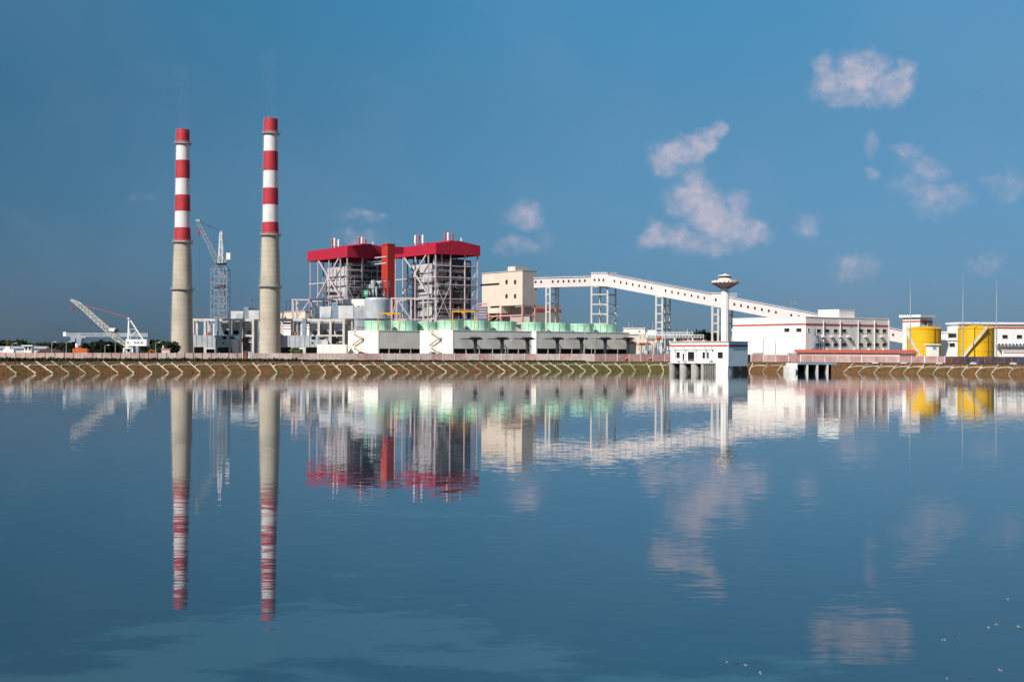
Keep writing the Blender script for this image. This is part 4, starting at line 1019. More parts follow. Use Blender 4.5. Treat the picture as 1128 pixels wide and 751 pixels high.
def trestle(legs, D, ytop, ybot, rungs, lw, label):
    """legs: picture x of (front left, front right, back left, back right)"""
    DD = (D, D, D+7, D+7); base = W(sum(legs)/4, 389, D+3.5); t = thing('trestle_tower', label, 'support tower', (base.x, base.y, GZ), 0, 'towers carrying the conveyor')
    P = []
    for px, dd in zip(legs, DD): p = W(px, 350, dd); P.append((p.x-base.x, dd-base.y))
    zt = ZZ(legs[0], ytop, D)-GZ
    for (x, y), dd in zip(P, DD):
        z1 = ZZ(legs[0], ytop, dd)-GZ; MB().box(x-lw/2, x+lw/2, y-lw/2, y+lw/2, 0, z1).build('leg', 'concw', t)
    for r_ in rungs:
        z = ZZ(legs[0], r_, D)-GZ; b = MB(); h = lw*.45
        def ins(i, j, w):
            a, c = Vector((*P[i], z)), Vector((*P[j], z)); d = (c-a).normalized()*lw*.52; b.beam(a+d, c-d, w, lw*.8)
        ins(0, 1, lw*.7); ins(2, 3, lw*.7); ins(0, 2, lw*.6); ins(1, 3, lw*.6)
        b.build('tie_beam', 'concw', t)
    return t
trestle((601.4, 605.6, 612.2, 615), 682, 315.8, 356, (317, 324, 334, 343.5), .75, 'slim concrete trestle under the upper gallery, just right of the bunker house')
trestle((651.4, 669, 661.0, 678), 677, 314.0, 357, (315.5, 324.3, 335.2, 345.8, 356.5), .80, 'broad concrete trestle under the transfer house at the conveyor bend')
trestle((722.6, 729.4, 732.6, 738), 651, 325.5, 365, (327, 336, 345.5, 355, 362), .75, 'concrete trestle under the sloping gallery, between cooling towers and pump house')
trestle((784.6, 791, 802, 806.6), 629, 335.8, 378, (337.5, 346.5, 356, 365.5), .85, 'concrete trestle behind the pump house, by the water tower')

# ------------------------------------------------------------------ control tower with flared cap
D = 498; c = W(798.4, 375, D); root = thing('water_tower', 'slim white tower with a flared disc cap and brown ribs behind the pump house', 'tower', (c.x, D, GZ)); k = D/F
z = lambda y: ZZ(798, y, D)-GZ
MB().lathe(0, 0, [(4.3*k, 0), (4.2*k, z(319.2)), (4.9*k, z(319)), (4.9*k, z(317.8)), (4.3*k, z(317.6))], 28).build('shaft', 'white', root, smooth=True)
b = MB()
for a in (-2.1, -1.35, -.9): b.box(cos(a)*4.25*k-.09, cos(a)*4.25*k+.09, sin(a)*4.25*k-.12, sin(a)*4.25*k+.05, 0, z(320))
b.build('shaft_rib', 'greyb', root)
MB().lathe(0, 0, [(4.4*k, z(317.6)), (14.6*k, z(311.8))], 40, cap=False).build('flare', 'cream', root, smooth=True)
MB().lathe(0, 0, [(14.6*k, z(311.8)), (15.0*k, z(311.6)), (15.0*k, z(309.6)), (14.4*k, z(309.3)), (2, z(309.3)-.05), (.1, z(309.3))], 40).build('rim', 'white', root, smooth=True)
for i in range(20):
    a = 2*pi*i/20+.1; x, y = cos(a), sin(a)
    MB().beam((x*4.5*k, y*4.5*k, z(317.6)-.05), (x*14.7*k, y*14.7*k, z(311.8)-.05), .16, .2).beam((x*15.05*k, y*15.05*k, z(311.9)), (x*15.05*k, y*15.05*k, z(309.8)), .26, .2).build('rib', 'redpaint2', root)
MB().lathe(0, 0, [(7.3*k, z(309.3)), (7.0*k, z(306.6)), (5.8*k, z(306.4))], 32).build('drum', 'cream', root, smooth=True)
MB().lathe(0, 0, [(5.6*k, z(306.4)), (5.6*k, z(304.0))], 24).build('lantern', 'maroon', root, smooth=True)
b = MB()
for i in range(12): a = 2*pi*i/12; b.box(cos(a)*6.4*k-.1, cos(a)*6.4*k+.1, sin(a)*6.4*k-.1, sin(a)*6.4*k+.1, z(306.5), z(304))
b.build('lantern_post', 'redpaint2', root)
MB().lathe(0, 0, [(7.9*k, z(304.2)), (8.0*k, z(303.6)), (3.5*k, z(302.6)), (.4, z(302.4)), (.25, z(301.4))], 32).build('cap_roof', 'whitep', root, smooth=True)

# ------------------------------------------------------------------ pump house on the water
PD = 446; B = Bld(801.8, PD, 43, 'pump_house', 'white pump house with shaded blue-grey side wall standing on piers in the water', 'pump house', z0=0.0); rt = B.root
Lu, Lv = B.tu(738.6), B.tv(823.2); zt = B.zv(802, 376.4); z0 = B.zu(770, 399.6); zs = B.zv(812, 403.2)
pier_y0 = B.tu(788.5)
MB().box(.0, Lv, .02, Lu, z0+.02, zt).build('wall', 'white', rt)
M['sidewall'] = mat('bounce_tinted_render', (.80, .88, .86), .85, .04, .3, streak=.08)  # side copy of the white render, lifted and cooled for bounced light
MB().box(.0, Lv, -.22, .0, zs, zt-.01).build('side_wall', 'sidewall', rt)
MB().box(-.35, Lv+.3, -.55, Lu+.35, zt, zt+.22).build('roof', 'concw', rt)
zr = B.zu(770, 380.6)
MB().box(-.08, 0, .05, Lu, zr-.28, zr+.22).box(-.1, Lv, -.30, -.22, zr-.30, zr+.28).build('red_band', 'redband', rt)
MB().box(.02, Lv, .0, pier_y0, -3, z0).build('base_block', 'white', rt)
b = MB().hexa([(1.0, -1.6, -3), (Lv*.44, -1.6, -3), (Lv*.44, -.0, -3), (1.0, -.0, -3)], [(2.6, -.25, zs), (Lv*.44+1, -.25, zs), (Lv*.44+1, 0, zs), (2.6, 0, zs)])
b.hexa([(Lv*.52, -1.6, -3), (Lv*.95, -1.6, -3), (Lv*.95, 0, -3), (Lv*.52, 0, -3)], [(Lv*.52+1.4, -.25, zs), (Lv-.3, -.25, zs), (Lv-.3, 0, zs), (Lv*.52+1.4, 0, zs)]); b.build('intake_grille', 'black', rt)
for (pa, pb) in ((737.2, 742.6), (748.2, 755.2), (760.6, 768), (772.6, 776)):
    ya, yb = B.tu(pb), B.tu(pa); r_ = (yb-ya)/2
    MB().prism([(-.6+r_-cos(t)*r_ - r_*0, (ya+yb)/2+sin(t)*r_) for t in [(-pi/2+pi*i/10) for i in range(11)]][::-1]+[(Lv-.5, ya), (Lv-.5, yb)], -3, z0).build('pier', 'concd', rt)
b = MB()
for i in range(6): y = pier_y0+.1+i*(B.tu(776)-pier_y0)/6; b.box(-.25, .3, y, y+.22, -3, z0+.1)
b.build('guide_rails', 'concd', rt)
MB().box(.6, Lv-.6, B.tu(776), Lu-.3, z0-1.2, z0).box(2.5, 3.2, pier_y0, Lu-.3, -3, z0).build('rear_bulkhead', 'black', rt)
MB().box(-.7, 0, pier_y0, Lu+.3, z0-.22, z0).build('deck', 'concw', rt)
for (px, py, w, h, nm) in ((747.2, 391, 3.6, 6.6, 'window'), (753, 393.2, 1.8, 8, 'door'), (761.4, 392.4, 7, 10, 'door'), (775.4, 391.2, 2.8, 7, 'window'), (780, 391.2, 2.0, 7, 'window'), (793.6, 391.1, 5.6, 6.8, 'window')):
    B.win_u(px, py, w, h, True, ('greyb', 'glass'), nm)
for px in (743.4, 754.6, 766, 777.6, 784.8):               # davits under the eaves
    y = B.tu(px); b = MB(); b.box(-1.3, 0, y-.12, y+.12, zr-.75, zr-.5); b.box(-1.4, -1.1, y-.5, y+.1, zr-.85, zr-.45); b.box(-.12, 0, y-.08, y+.08, zr-2.4, zr-.5)
    b.build('davit', 'whitep', rt)
b = MB()
for px in (744.6, 756, 767.4, 778.6): y = B.tu(px); b.beam((-.55, y, z0), (-.55, y, zr-.7), .16)
b.beam((-.55, B.tu(744), zr-1.0), (-.55, B.tu(788), zr-1.0), .12)
for hh in (.5, 1.0): b.beam((-.62, B.tu(751), z0+hh), (-.62, B.tu(789), z0+hh), .06)
b.build('railing', 'whitep', rt)
for px, s_ in ((748, 1.0), (755.5, .9), (784, 1.3)):
    y = B.tu(px); MB().box(-.5, -.1, y-.5*s_, y+.5*s_, z0, z0+.55*s_).cyl((-.3, y, z0+.5*s_), (-.3, y, z0+.9*s_), .2, .15, 10).build('winch', 'steelg', rt)

# ------------------------------------------------------------------ white hall
B = Bld(887, 522, 34, 'white_hall', 'large white hall with red band and raking-lit window side, at the conveyor foot', 'hall'); rt = B.root
Lu, Lv = B.tu(807), B.tv(978.8); zt = B.zv(887, 349.4)
MB().box(.0, Lv, .0, Lu, 0, zt).build('end_wall', 'white', rt)
MB().box(-.01, Lv+.02, -.15, .0, 0, zt-.01).build('window_wall', 'greyb', rt)  # side skin paler than the white render, making up for raking light
b = MB().box(-.12, Lv+.12, -.27, .15, zt, zt+.35).box(-.12, .3, .15, Lu+.12, zt, zt+.35).box(Lv-.3, Lv+.12, .15, Lu+.12, zt, zt+.35).box(.3, Lv-.3, Lu-.3, Lu+.12, zt, zt+.35); b.build('parapet', 'whitep', rt)
z = B.zv(887, 356.9); MB().box(-.08, 0, 0, Lu, z-.3, z+.3).build('red_band', 'redband', rt); MB().box(-.08, Lv, -.25, -.15, z-.35, z+.3).build('red_band', 'redband', rt)
y0 = 1.5; x0, x1 = B.tv(908.5, 345), B.tv(944, 345)
zr = ZZ(920, 342.2, 522+14+6)-GZ; u_ = B.tv(930.5, 345)
MB().box(B.tv(930.5, 345)-1.5, B.tv(944.5, 345), y0, 12, zt, zr).build('rooftop_room', 'white', rt)
MB().box(B.tv(930.5, 345)-1.55, B.tv(944.5, 345)+.02, y0-.12, y0, zt, zr-.01).build('rooftop_front', 'greyb', rt)
MB().box(B.tv(930.5, 345)-1.6, B.tv(944.5, 345)+.1, y0-.2, 12.1, zr, zr+.25).build('rooftop_coping', 'whitep', rt)
for px in (866.9, 880.1): B.win_u(px, 363.4, 5.2, 3.4, True, ('redpaint2', 'glass'))
class _S: pass
def win_off(px, py, w, h): 
    o_ = B.win_v(px, py, w, h, True, ('greyb', 'glass')); o_.location = (0, -.15, 0); return o_
for py in (364.4, 379.7):
    for px in (901.5, 910.8, 920, 929.4, 948, 956.6, 965.5, 973.8): win_off(px, py, 4.9, 3.7)
win_off(890.3, 363.6, 1.8, 3.6); win_off(937, 358.6, 1.9, 2.4); win_off(937, 373.6, 2.2, 2.2); win_off(939.6, 374, .7, 2)
for px in (906.4, 924.8, 944.6, 962.6, 978.3):
    x = min(B.tv(px), Lv-.15); MB().box(x-.14, x+.14, -.55, -.3, B.zv(px, 386), B.zv(px, 352.6)).build('downpipe', 'whitep', rt)
for px in (905.8, 915.6, 924.9, 933.8, 952.6, 970.2):
    x = B.tv(px); z = B.zv(px, 370.4); MB().hexa([(x-.8, -1.15, z-.35), (x+.8, -1.15, z-.35), (x+.8, -.15, z-.35), (x-.8, -.15, z-.35)], [(x-.8, -1.15, z-.15), (x+.8, -1.15, z-.15), (x+.8, -.15, z+.35), (x-.8, -.15, z+.35)]).build('hood', 'beige', rt)
for px in (895.5, 910.5, 925.6, 941, 957, 973): x = B.tv(px); z = B.zv(px, 385); MB().box(x-.6, x+.6, -.8, -.15, z-1, z+.3).build('ac_unit', 'whitep', rt)
b = MB(); ylist = [(891.5, 386), (898, 378), (893, 378), (899.5, 370), (895.5, 370), (895.5, 362)]
P = [(B.tv(p), B.zv(p, y)) for p, y in ylist]
for i in range(len(P)-1): b.beam((P[i][0], -1.0, P[i][1]), (P[i+1][0], -1.0, P[i+1][1]), .8, .2); b.beam((P[i][0], -1.4, P[i][1]+1), (P[i+1][0], -1.4, P[i+1][1]+1), .08)
for i in (0, 3, 5): b.beam((P[i][0], -1.4, 0), (P[i][0], -1.4, P[i][1]+1), .12)
b.build('outside_stair', 'steelb', rt)
for (px, py, w) in ((872.6, 369.8, 5.6), (863, 385.6, 2.4), (817, 373.5, 1.6), (884, 374.6, 1.6)):
    B.win_u(px, py, w, .5, False, ('beige', 'beige'), 'vent_slot')
for px, w in ((835, 12), (873, 11)): B.win_u(px, 389.6, w, 2.4, False, ('beiged', 'steelg'), 'roller_door')

# low red-roofed annex
B = Bld(880.2, 513, -2, 'low_annex', 'long low white annex with red roof edge behind the pink wall', 'annex'); Lv = B.tv(1009.5); zt = B.zv(900, 388.6)
MB().box(0, Lv*.86, 0, 5, 0, zt).box(Lv*.86+.01, Lv, .4, 5, 0, zt-.1).build('wall', 'white', B.root)
MB().hexa([(-1.2, -.6, zt), (Lv+.6, -.6, zt), (Lv+.6, 5.4, zt+.9), (-1.2, 5.4, zt+.9)], [(-1.0, -.6, zt+.25), (Lv+.4, -.6, zt+.25), (Lv+.4, 5.2, zt+1.15), (-1.0, 5.2, zt+1.15)]).build('roof', 'signroof', B.root) if False else None
M['tile'] = mat('red_roof_sheet', (.50, .10, .07), .7, .12, .6)
MB().hexa([(-1.0, -.6, zt), (Lv+.6, -.6, zt), (Lv+.6, 5.4, zt+.5), (-1.0, 5.4, zt+.5)], [(-.6, -.5, zt+.55), (Lv+.3, -.5, zt+.55), (Lv+.3, 5.2, zt+1.25), (-.6, 5.2, zt+1.25)]).build('roof', 'tile', B.root)
MB().box(-.3, Lv+.2, -.12, 0, zt-.25, zt-.05).build('eaves_band', 'redband', B.root)

# stair tower behind left tank, halls on the right
B = Bld(1013.2, 575, 40, 'white_stair_tower', 'small square white tower with roof slab behind the left yellow tank', 'building'); Lu, Lv = B.tu(994.2), B.tv(1026.8); zt = B.zv(1013, 349.4)
MB().box(0, Lv, 0, Lu, 0, zt).build('wall', 'white', B.root); MB().box(.0, Lv+.01, -.1, 0, 0, zt-.01).build('shade_skin', 'pinkw', B.root)  # right face takes a duller pink skin as its painted shade
MB().box(-1, Lv+.8, -1, Lu+1, zt, zt+1.0).build('roof_slab', 'whitep', B.root)
z = B.zv(1013, 353.8); MB().box(-.08, 0, -.1, Lu, z-.3, z+.3).box(-.08, Lv, -.2, -.1, z-.4, z+.3).build('red_band', 'redband', B.root)
w_ = B.win_v(1019, 355.9, 2.8, 3.4, True, ('greyb', 'glass')); w_.location = (0, -.1, 0); w_ = B.win_v(1025.3, 355.9, 1.4, 3.4, True, ('greyb', 'glass')); w_.location = (0, -.1, 0)
B = Bld(1036.2, 590, 0, 'low_white_house', 'low white house with one window between the two yellow tanks', 'building'); Lv = B.tv(1062); zt = B.zv(1045, 366.4)
MB().box(-2, Lv, 0, 10, 0, zt-3.2).box(-2, Lv, 3, 10, zt-3.2, zt).build('wall', 'white', B.root); MB().box(-2.4, Lv, -.4, 3, zt-3.19, zt-2.9).box(-2.4, Lv, 2.6, 10.3, zt+.01, zt+.5).build('roof', 'greyb', B.root)
B.win_v(1048.8, 379.8, 6, 4.0, True, ('greyb', 'glass')); MB().box(4, 8.5, 2.94, 3, zt-2, zt-.4).build('window_strip', 'glass', B.root)
z = B.zv(1045, 372.8); MB().box(-2, Lv, -.06, 0, z-.12, z+.15).build('red_band', 'redband', B.root)
B = Bld(1056.5, 590, 3, 'long_white_hall', 'long white hall with roof slab and red band behind the right yellow tank', 'hall'); Lv = B.tv(1230); zt = B.zv(1100, 357)
MB().box(0, Lv, 0, 14, 0, zt).build('wall', 'white', B.root); MB().box(-.6, Lv+.5, -.8, 14.5, zt, zt+.75).build('roof_slab', 'whitep', B.root)
z = B.zv(1100, 361); MB().box(-.02, Lv, -.1, 0, z-.35, z+.35).build('red_band', 'redband', B.root)
for px in (1107, 1122.8, 1139, 1155, 1171): B.win_v(px, 370.8, 6.0, 4.0, True, ('greyb', 'glass'))
x = B.tv(1096); MB().box(x, x+18.5, -3.2, 0, B.zv(1105, 381.4), B.zv(1105, 379.8)).build('canopy', 'steelg', B.root)
b = MB()
for i in range(13): b.box(x+i*1.5, x+i*1.5+.7, -3.6, -3.2, B.zv(1105, 379.8), B.zv(1105, 378.4))
b.build('canopy_gear', 'steeld', B.root)
x = B.tv(1100); z = B.zv(1110, 386.2); MB().box(x, Lv, -5, -3.6, 0, z).build('lower_wall', 'white', B.root); MB().box(x-.2, Lv, -5.2, -3.5, z, z+.3).build('lower_coping', 'whitep', B.root)
MB().box(x, Lv, -5.08, -5, z-1.0, z-.6).build('lower_red_band', 'redband', B.root)
# small booth
a = W(1024.4, 389, 500); t = thing('guard_booth', 'small white guard booth with flat roof standing between the yellow tanks', 'booth', (a.x, 500, GZ), R(8)); w = W(1034.8, 389, 500).x-a.x; zt = ZZ(1030, 380, 500)-GZ
MB().box(0, w, 0, w, 0, zt).build('wall', 'white', t); MB().box(-.5, w+.5, -.5, w+.5, zt, zt+.38).build('roof', 'whitep', t)
f_ = MB().box(w*.28, w*.72, -.08, 0, zt-1.6, zt-.4).build('window', 'whitep', t); MB().box(w*.31, w*.69, -.1, -.08, zt-1.5, zt-.5).build('pane', 'steelb', f_)
MB().box(w, w+.06, w*.3, w*.7, .1, zt-.5).build('door', 'greyb', t)

# ------------------------------------------------------------------ yellow tanks
def tank(px0, px1, D, ye, yt, label, stair, seed):
    pc = (px0+px1)/2; c = W(pc, 389, D); r = (px1-px0)/2*D/F*.997; root = thing('storage_tank', label, 'tank', (c.x, D, GZ), 0, 'yellow storage tanks')
    ze, zt = ZZ(pc, ye, D)-GZ, ZZ(pc, yt, D)-GZ
    MB().lathe(0, 0, [(r, 0), (r, ze)], 64).build('shell', 'yellow', root, smooth=True)
    MB().lathe(0, 0, [(r+.06, ze-.15), (r+.12, ze+.02), (r*.75, ze+(zt-ze)*.5), (r*.3, ze+(zt-ze)*.9), (.4, zt)], 64).build('roof', 'yellow', root, smooth=True)
    b = MB()
    for zz in (ze*.34, ze*.62, ze*.98): b.lathe(0, 0, [(r, zz-.07), (r+.1, zz-.05), (r+.1, zz+.05), (r, zz+.07)], 64, cap=False)
    b.build('stiffener_ring', 'yellow', root, smooth=False)
    b = MB(); a0, a1 = stair
    n = 22
    for i in range(n):
        f0, f1 = i/n, (i+1)/n; A, C_ = R(a0+(a1-a0)*f0), R(a0+(a1-a0)*f1); R1 = r+.75
        p, q = Vector((cos(A)*R1, sin(A)*R1, .3+(ze)*f0)), Vector((cos(C_)*R1, sin(C_)*R1, .3+(ze)*f1))
        b.beam(p, q, .85, .6); o1 = Vector((cos(A), sin(A), 0))*.42; o2 = Vector((cos(C_), sin(C_), 0))*.42; up = Vector((0, 0, 1.15))
        b.beam(p+o1+up, q+o2+up, .10); b.beam(p+o1+up*.5, q+o2+up*.5, .07); b.beam(p+o1, p+o1+up, .08)
    b.build('spiral_stair', 'concw', root)
    b = MB(); 
    for i in range(40):
        A, C_ = 2*pi*i/40, 2*pi*(i+1)/40; rr = r-.15
        b.beam((cos(A)*rr, sin(A)*rr, ze+1.1), (cos(C_)*rr, sin(C_)*rr, ze+1.1), .05); b.beam((cos(A)*rr, sin(A)*rr, ze), (cos(A)*rr, sin(A)*rr, ze+1.1), .05)
    b.build('roof_rail', 'yellowf', root)
    b = MB().cyl((0, 0, zt-.1), (0, 0, zt+.5), .5, .5, 12).beam((-1.6, 0, zt+.3), (1.4, 0, zt+.3), .3).cyl((-1.5, 0, zt), (-1.5, 0, zt+.8), .25, .25, 8).cyl((1.3, -.5, zt-.2), (1.3, -.5, zt+.9), .2, .2, 8); b.build('roof_vents', 'steelb', root)
    A = R(-70); b = MB().cyl((cos(A)*(r+.25), sin(A)*(r+.25), 0), (cos(A)*(r+.25), sin(A)*(r+.25), ze+.4), .09, .09, 8); b.build('drain_pipe', 'redpaint2', root)
    return root
tank(999.2, 1036, 548, 362.4, 359.2, 'left yellow storage tank, beside the small white stair tower', (255, 190), 1)
tank(1055.8, 1094.4, 532, 362.0, 357.9, 'right yellow storage tank behind the dark fence, stair rising across its front', (207, 283), 2)
# lightning masts
for px, yt, D, lab in ((1002.6, 304, 526, 'tall thin white lightning mast in front of the left yellow tank'), (1060.6, 301.5, 518, 'tall thin white lightning mast in front of the right yellow tank, tallest of three'), (1097.6, 305, 520, 'tall thin white lightning mast just right of the right yellow tank')):
    c = W(px, 389, D); zt = ZZ(px, yt, D)-GZ; t = thing('lightning_mast', lab, 'mast', (c.x, D, GZ), 0, 'masts by the tanks')
    MB().cyl((0, 0, 0), (0, 0, zt*.38), .30, .24, 10).build('lower_pole', 'rail', t, smooth=True); MB().cyl((0, 0, zt*.38), (0, 0, zt*.80), .20, .13, 10).build('upper_pole', 'rail', t, smooth=True); MB().cyl((0, 0, zt*.8), (0, 0, zt), .07, .03, 6).build('spike', 'rail', t)
    MB().box(-.5, .5, -.5, .5, 0, .4).build('footing', 'concw', t)

# ------------------------------------------------------------------ outfall
PO = 462
a = W(869.6, 399.5, PO-4); t = thing('outfall_culvert', 'concrete outfall with white end block and a grey deck on piers at the waterline', 'outfall', (a.x, PO-4, 0))
k = (PO-4)/F; X_ = lambda p: (p-869.6)*k; z1 = ZZ(873, 403.4, PO-4); zd = ZZ(900, 399.6, PO)
MB().box(0, X_(876.4), 0, 10, -3, z1).box(X_(873.4), X_(880.2), 2.5, 12, -3, z1+1.05).build('end_block', 'white', t)
MB().box(X_(880.3), X_(923), 1.4, 8, zd-.55, zd).build('deck', 'steelb', t)
for p in (890.5, 901.6, 912.8): MB().box(X_(p)-.28, X_(p)+.28, 1.5, 6, -3, zd-.56).build('pier', 'concw', t)
MB().box(X_(880.3), X_(921), 7, 7.6, -3, zd-.56).build('back_wall', 'black', t)
b = MB()
for hh in (.5, 1.0): b.beam((X_(880.5), 1.5, zd+hh), (X_(922.5), 1.5, zd+hh), .05)
for i in range(9): x = X_(881+i*5.1); b.beam((x, 1.5, zd), (x, 1.5, zd+1.0), .06)
b.build('railing', 'rail', t)
# valve boxes along the right path
for i, px in enumerate((964, 995.5, 1034.5, 1072, 1116)):
    D = crest[min(range(len(SAMP)), key=lambda j: abs(SAMP[j]-px))].y+1.2; c = W(px, 401, D)
    t = thing('valve_box', 'small pale concrete valve box atop the right bank, %s of five from left' % ORD[i], 'valve box', (c.x, D, CREST), 0, 'valve boxes on the right bank')
    MB().box(-.9, .9, -.5, .5, 0, .55).build('box', 'concw', t); MB().box(-.45, .45, -.3, .3, .55, .72).build('lid', 'steelg', t)

# ------------------------------------------------------------------ switchyard between cooling towers and pump house
a = W(687.6, 389, 640); t = thing('switch_building', 'white and pink two-storey switch building right of the cooling towers', 'building', (a.x, 640, GZ)); k = 640/F; X_ = lambda p: (p-687.6)*k; Z_ = lambda y: ZZ(705, y, 640)-GZ
MB().box(0, X_(710.4), 0, 8, Z_(368.2), Z_(361.6)).box(X_(710.5), X_(722), 1, 8, Z_(370), Z_(363.4)).build('upper_wall', 'white', t)
MB().box(X_(690), X_(722), .4, 8, 0, Z_(368.3)).build('lower_wall', 'beige', t); MB().box(-.3, X_(711), -.3, 8.2, Z_(361.6), Z_(361)).build('roof', 'greyb', t)
MB().box(X_(703.5), X_(705.3), -.06, 0, Z_(366.2), Z_(364.2)).build('window', 'glass', t); MB().box(X_(690), X_(716), -.3, .39, Z_(378.6), Z_(377.4)).build('red_band', 'redband', t)
def gantry(px0, px1, D, yb, label, n=5):
    a = W(px0, yb, D); c = W(px1, yb, D); t = thing('switchyard_gantry', label, 'gantry', (a.x, D, GZ)); w = c.x-a.x; z = a.z-GZ
    MB().lattice((0, 0, z), (w, 0, z), 1.3, 1.3, int(w/1.3), .16).build('lattice_beam', 'whitep', t)
    for i in range(n):
        x = w*i/(n-1); MB().beam((x-1.0, 0, 0), (x, 0, z-.6), .28).beam((x+1.0, 0, 0), (x, 0, z-.6), .28).build('leg', 'whitep', t)
    b = MB()
    for i in range(int(w/1.8)): x = .9+i*1.8; b.cyl((x, 0, z-2.3), (x, 0, z-.7), .13, .13, 6)
    b.build('insulator', 'steelg', t)
gantry(703, 763, 600, 367.4, 'white lattice switchyard gantry left of the pump house, front row', 4)
gantry(712, 775, 640, 370, 'white lattice switchyard gantry left of the pump house, back row', 5)
rng = random.Random(5)
def cluster(px0, px1, D, label, rows_):
    a = W(px0, 389, D); c = W(px1, 389, D); t = thing('transformer_bay', label, 'transformer', (a.x, D, GZ)); w = c.x-a.x
    for mn, cnt, nm in (('steelb', 16, 'radiator_pipes'), ('whitep', 14, 'insulator_posts'), ('steelg', 10, 'busbars')):
        b = MB()
        for i in range(cnt):
            x = rng.uniform(0, w); y = rng.uniform(0, 4); z = rng.uniform(0, 4)
            if nm == 'busbars': b.beam((x, y, z+1.5), (min(w, x+rng.uniform(2, 5)), y, z+1.5+rng.uniform(-.6, .6)), .18)
            else: b.cyl((x, y, 0), (x, y, rng.uniform(3.5, 6.6)), rng.uniform(.10, .28), None, 8)
        b.build(nm, mn, t)
    MB().box(w*.25, w*.45, 1, 3, .2, 3.0).box(w*.65, w*.9, 1, 3, .2, 2.6).build('transformer_tank', 'steelb', t)
    MB().cyl((w*.05, 2, 0), (w*.05, 2, 7.4), .14, None, 8).build('post', 'rust', t)
cluster(704, 720, 560, 'grey-blue transformer bay behind the pink wall, left of two beside the pump house', 1)
cluster(721, 740, 556, 'grey-blue transformer bay behind the pink wall, right of two beside the pump house', 1)
a = W(725.4, 372.4, 560); t = thing('orange_breaker', 'orange circuit breaker head above the transformer bay', 'switchgear', (a.x, 559, GZ)); z = a.z-GZ
MB().cyl((-1.0, 0, z), (1.0, 0, z), .7, .7, 12).build('drum', 'rust', t); MB().cyl((0, 0, 0), (0, 0, z-.6), .2, .2, 8).build('stand', 'steelg', t)
for i, (px, yt) in enumerate(((692.4, 354.4), (696.5, 357.5), (718.8, 354), (744.6, 354.4), (757.2, 355.5), (674.3, 351.8))):
    D = 660; c = W(px, 389, D); z = ZZ(px, yt, D)-GZ
    t = thing('thin_mast', 'thin white switchyard mast rising above the roofs, %s of six from left' % ORD[[1, 2, 3, 4, 5, 0][i]], 'mast', (c.x, D, GZ), 0, 'switchyard masts')
    MB().cyl((0, 0, 0), (0, 0, z*.8), .16, .13, 8).build('pole', 'whitep', t); MB().cyl((0, 0, z*.8), (0, 0, z), .06, .04, 6).build('spike', 'whitep', t)
# long low pink-roofed shed behind the gantries
B = Bld(727, 690, 0, 'pale_shed', 'long low shed with brown roof edge behind the switchyard gantries', 'shed'); Lv = B.tv(778); zt = B.zv(740, 374.5)
MB().box(0, Lv, 0, 6, 0, zt).build('wall', 'pinkw', B.root); MB().box(-.3, Lv+.3, -.3, 6.3, zt, zt+.35).build('roof', 'redpaint2', B.root)

# ------------------------------------------------------------------ street lamps and pipe rack
lamps = [(644, 384.5, 362), (651.6, 384, 374.5), (559.5, 389, 375.5), (840.8, 389, 372.4), (854.3, 389, 375), (978.6, 389, 371), (13.6, 389, 378.5), (57, 389, 377), (73, 389, 377), (127, 389, 376.5), (171.5, 389, 377.5), (115.6, 389, 380.5)]
proto = None
for i, (px, yb, yt) in enumerate(lamps):
    D = 540 if px > 200 else 470
    if px > 800: D = 516
    c = W(px, 389, D); z = ZZ(px, yt, D)-GZ
    desc = {0: 'tall grey lamp post before the rightmost cooling block', 1: 'white lamp post before the rightmost cooling block', 2: 'slim lamp post before the middle cooling block', 3: 'left lamp post before the white hall end wall', 4: 'right lamp post before the white hall end wall',
            5: 'lamp post behind the low red-roofed annex', 6: 'lamp post left of the white left-hand guard booth', 7: 'lamp post between booth and gantry crane', 8: 'lamp post left of the gantry crane leg', 9: 'lamp post in front of the dark trees under the crane boom', 10: 'lamp post between the derrick crane and the left chimney', 11: 'short lamp post under the gantry crane girder'}[i]
    t = thing('street_lamp', desc, 'street lamp', (c.x, D, GZ), 0, 'lamp posts behind the wall')
    MB().cyl((0, 0, 0), (0, 0, z), .13, .08, 8).build('pole', 'rail', t)
    MB().beam((0, 0, z), (1.1, -.1, z+.15), .07).build('arm', 'rail', t); MB().box(.8, 1.6, -.2, .05, z+.1, z+.26).build('lamp_head', 'whitep', t)

# ------------------------------------------------------------------ left side: cranes
# luffing tower crane
D = 790; c = W(242.7, 351, D); t = thing('tower_crane', 'grey luffing tower crane standing between the two chimneys', 'crane', (c.x, D, GZ)); k = D/F
X_ = lambda p, y=300: W(p, y, D).x-c.x
Z_ = lambda y: ZZ(242, y, D)-GZ
mast = MB().lattice((0, 0, 0), (0, 0, Z_(297)), 8.8, 8.8, 13, .24); mast.build('outer_tower', 'steelg', t)
MB().lattice((.5, 0, 0), (.5, 0, Z_(291)), 3.0, 3.0, 18, .22).build('inner_mast', 'steelg', t)
b = MB()
for sx in (-4.4, 4.4):
    for sy in (-4.4, 4.4): b.beam((sx, sy, Z_(297)), (sx*.25, sy*.25, Z_(290.5)), .3)
b.build('tower_head', 'rail', t)
MB().cyl((.4, 0, Z_(291.5)), (.4, 0, Z_(290.2)), 3.0, 3.4, 16).build('slewing_ring', 'steeld', t)
MB().box(-1.6, 2.4, -2, 2, Z_(316.5), Z_(314)).box(-3.4, 4.2, -2.6, 2.6, Z_(317), Z_(316.5)).build('collar', 'steeld', t)
MB().lattice((X_(240.5), 0, Z_(290)), (X_(218.2), 0, Z_(244.8)), 2.6, 1.5, 12, .20).build('jib', 'steelg', t)
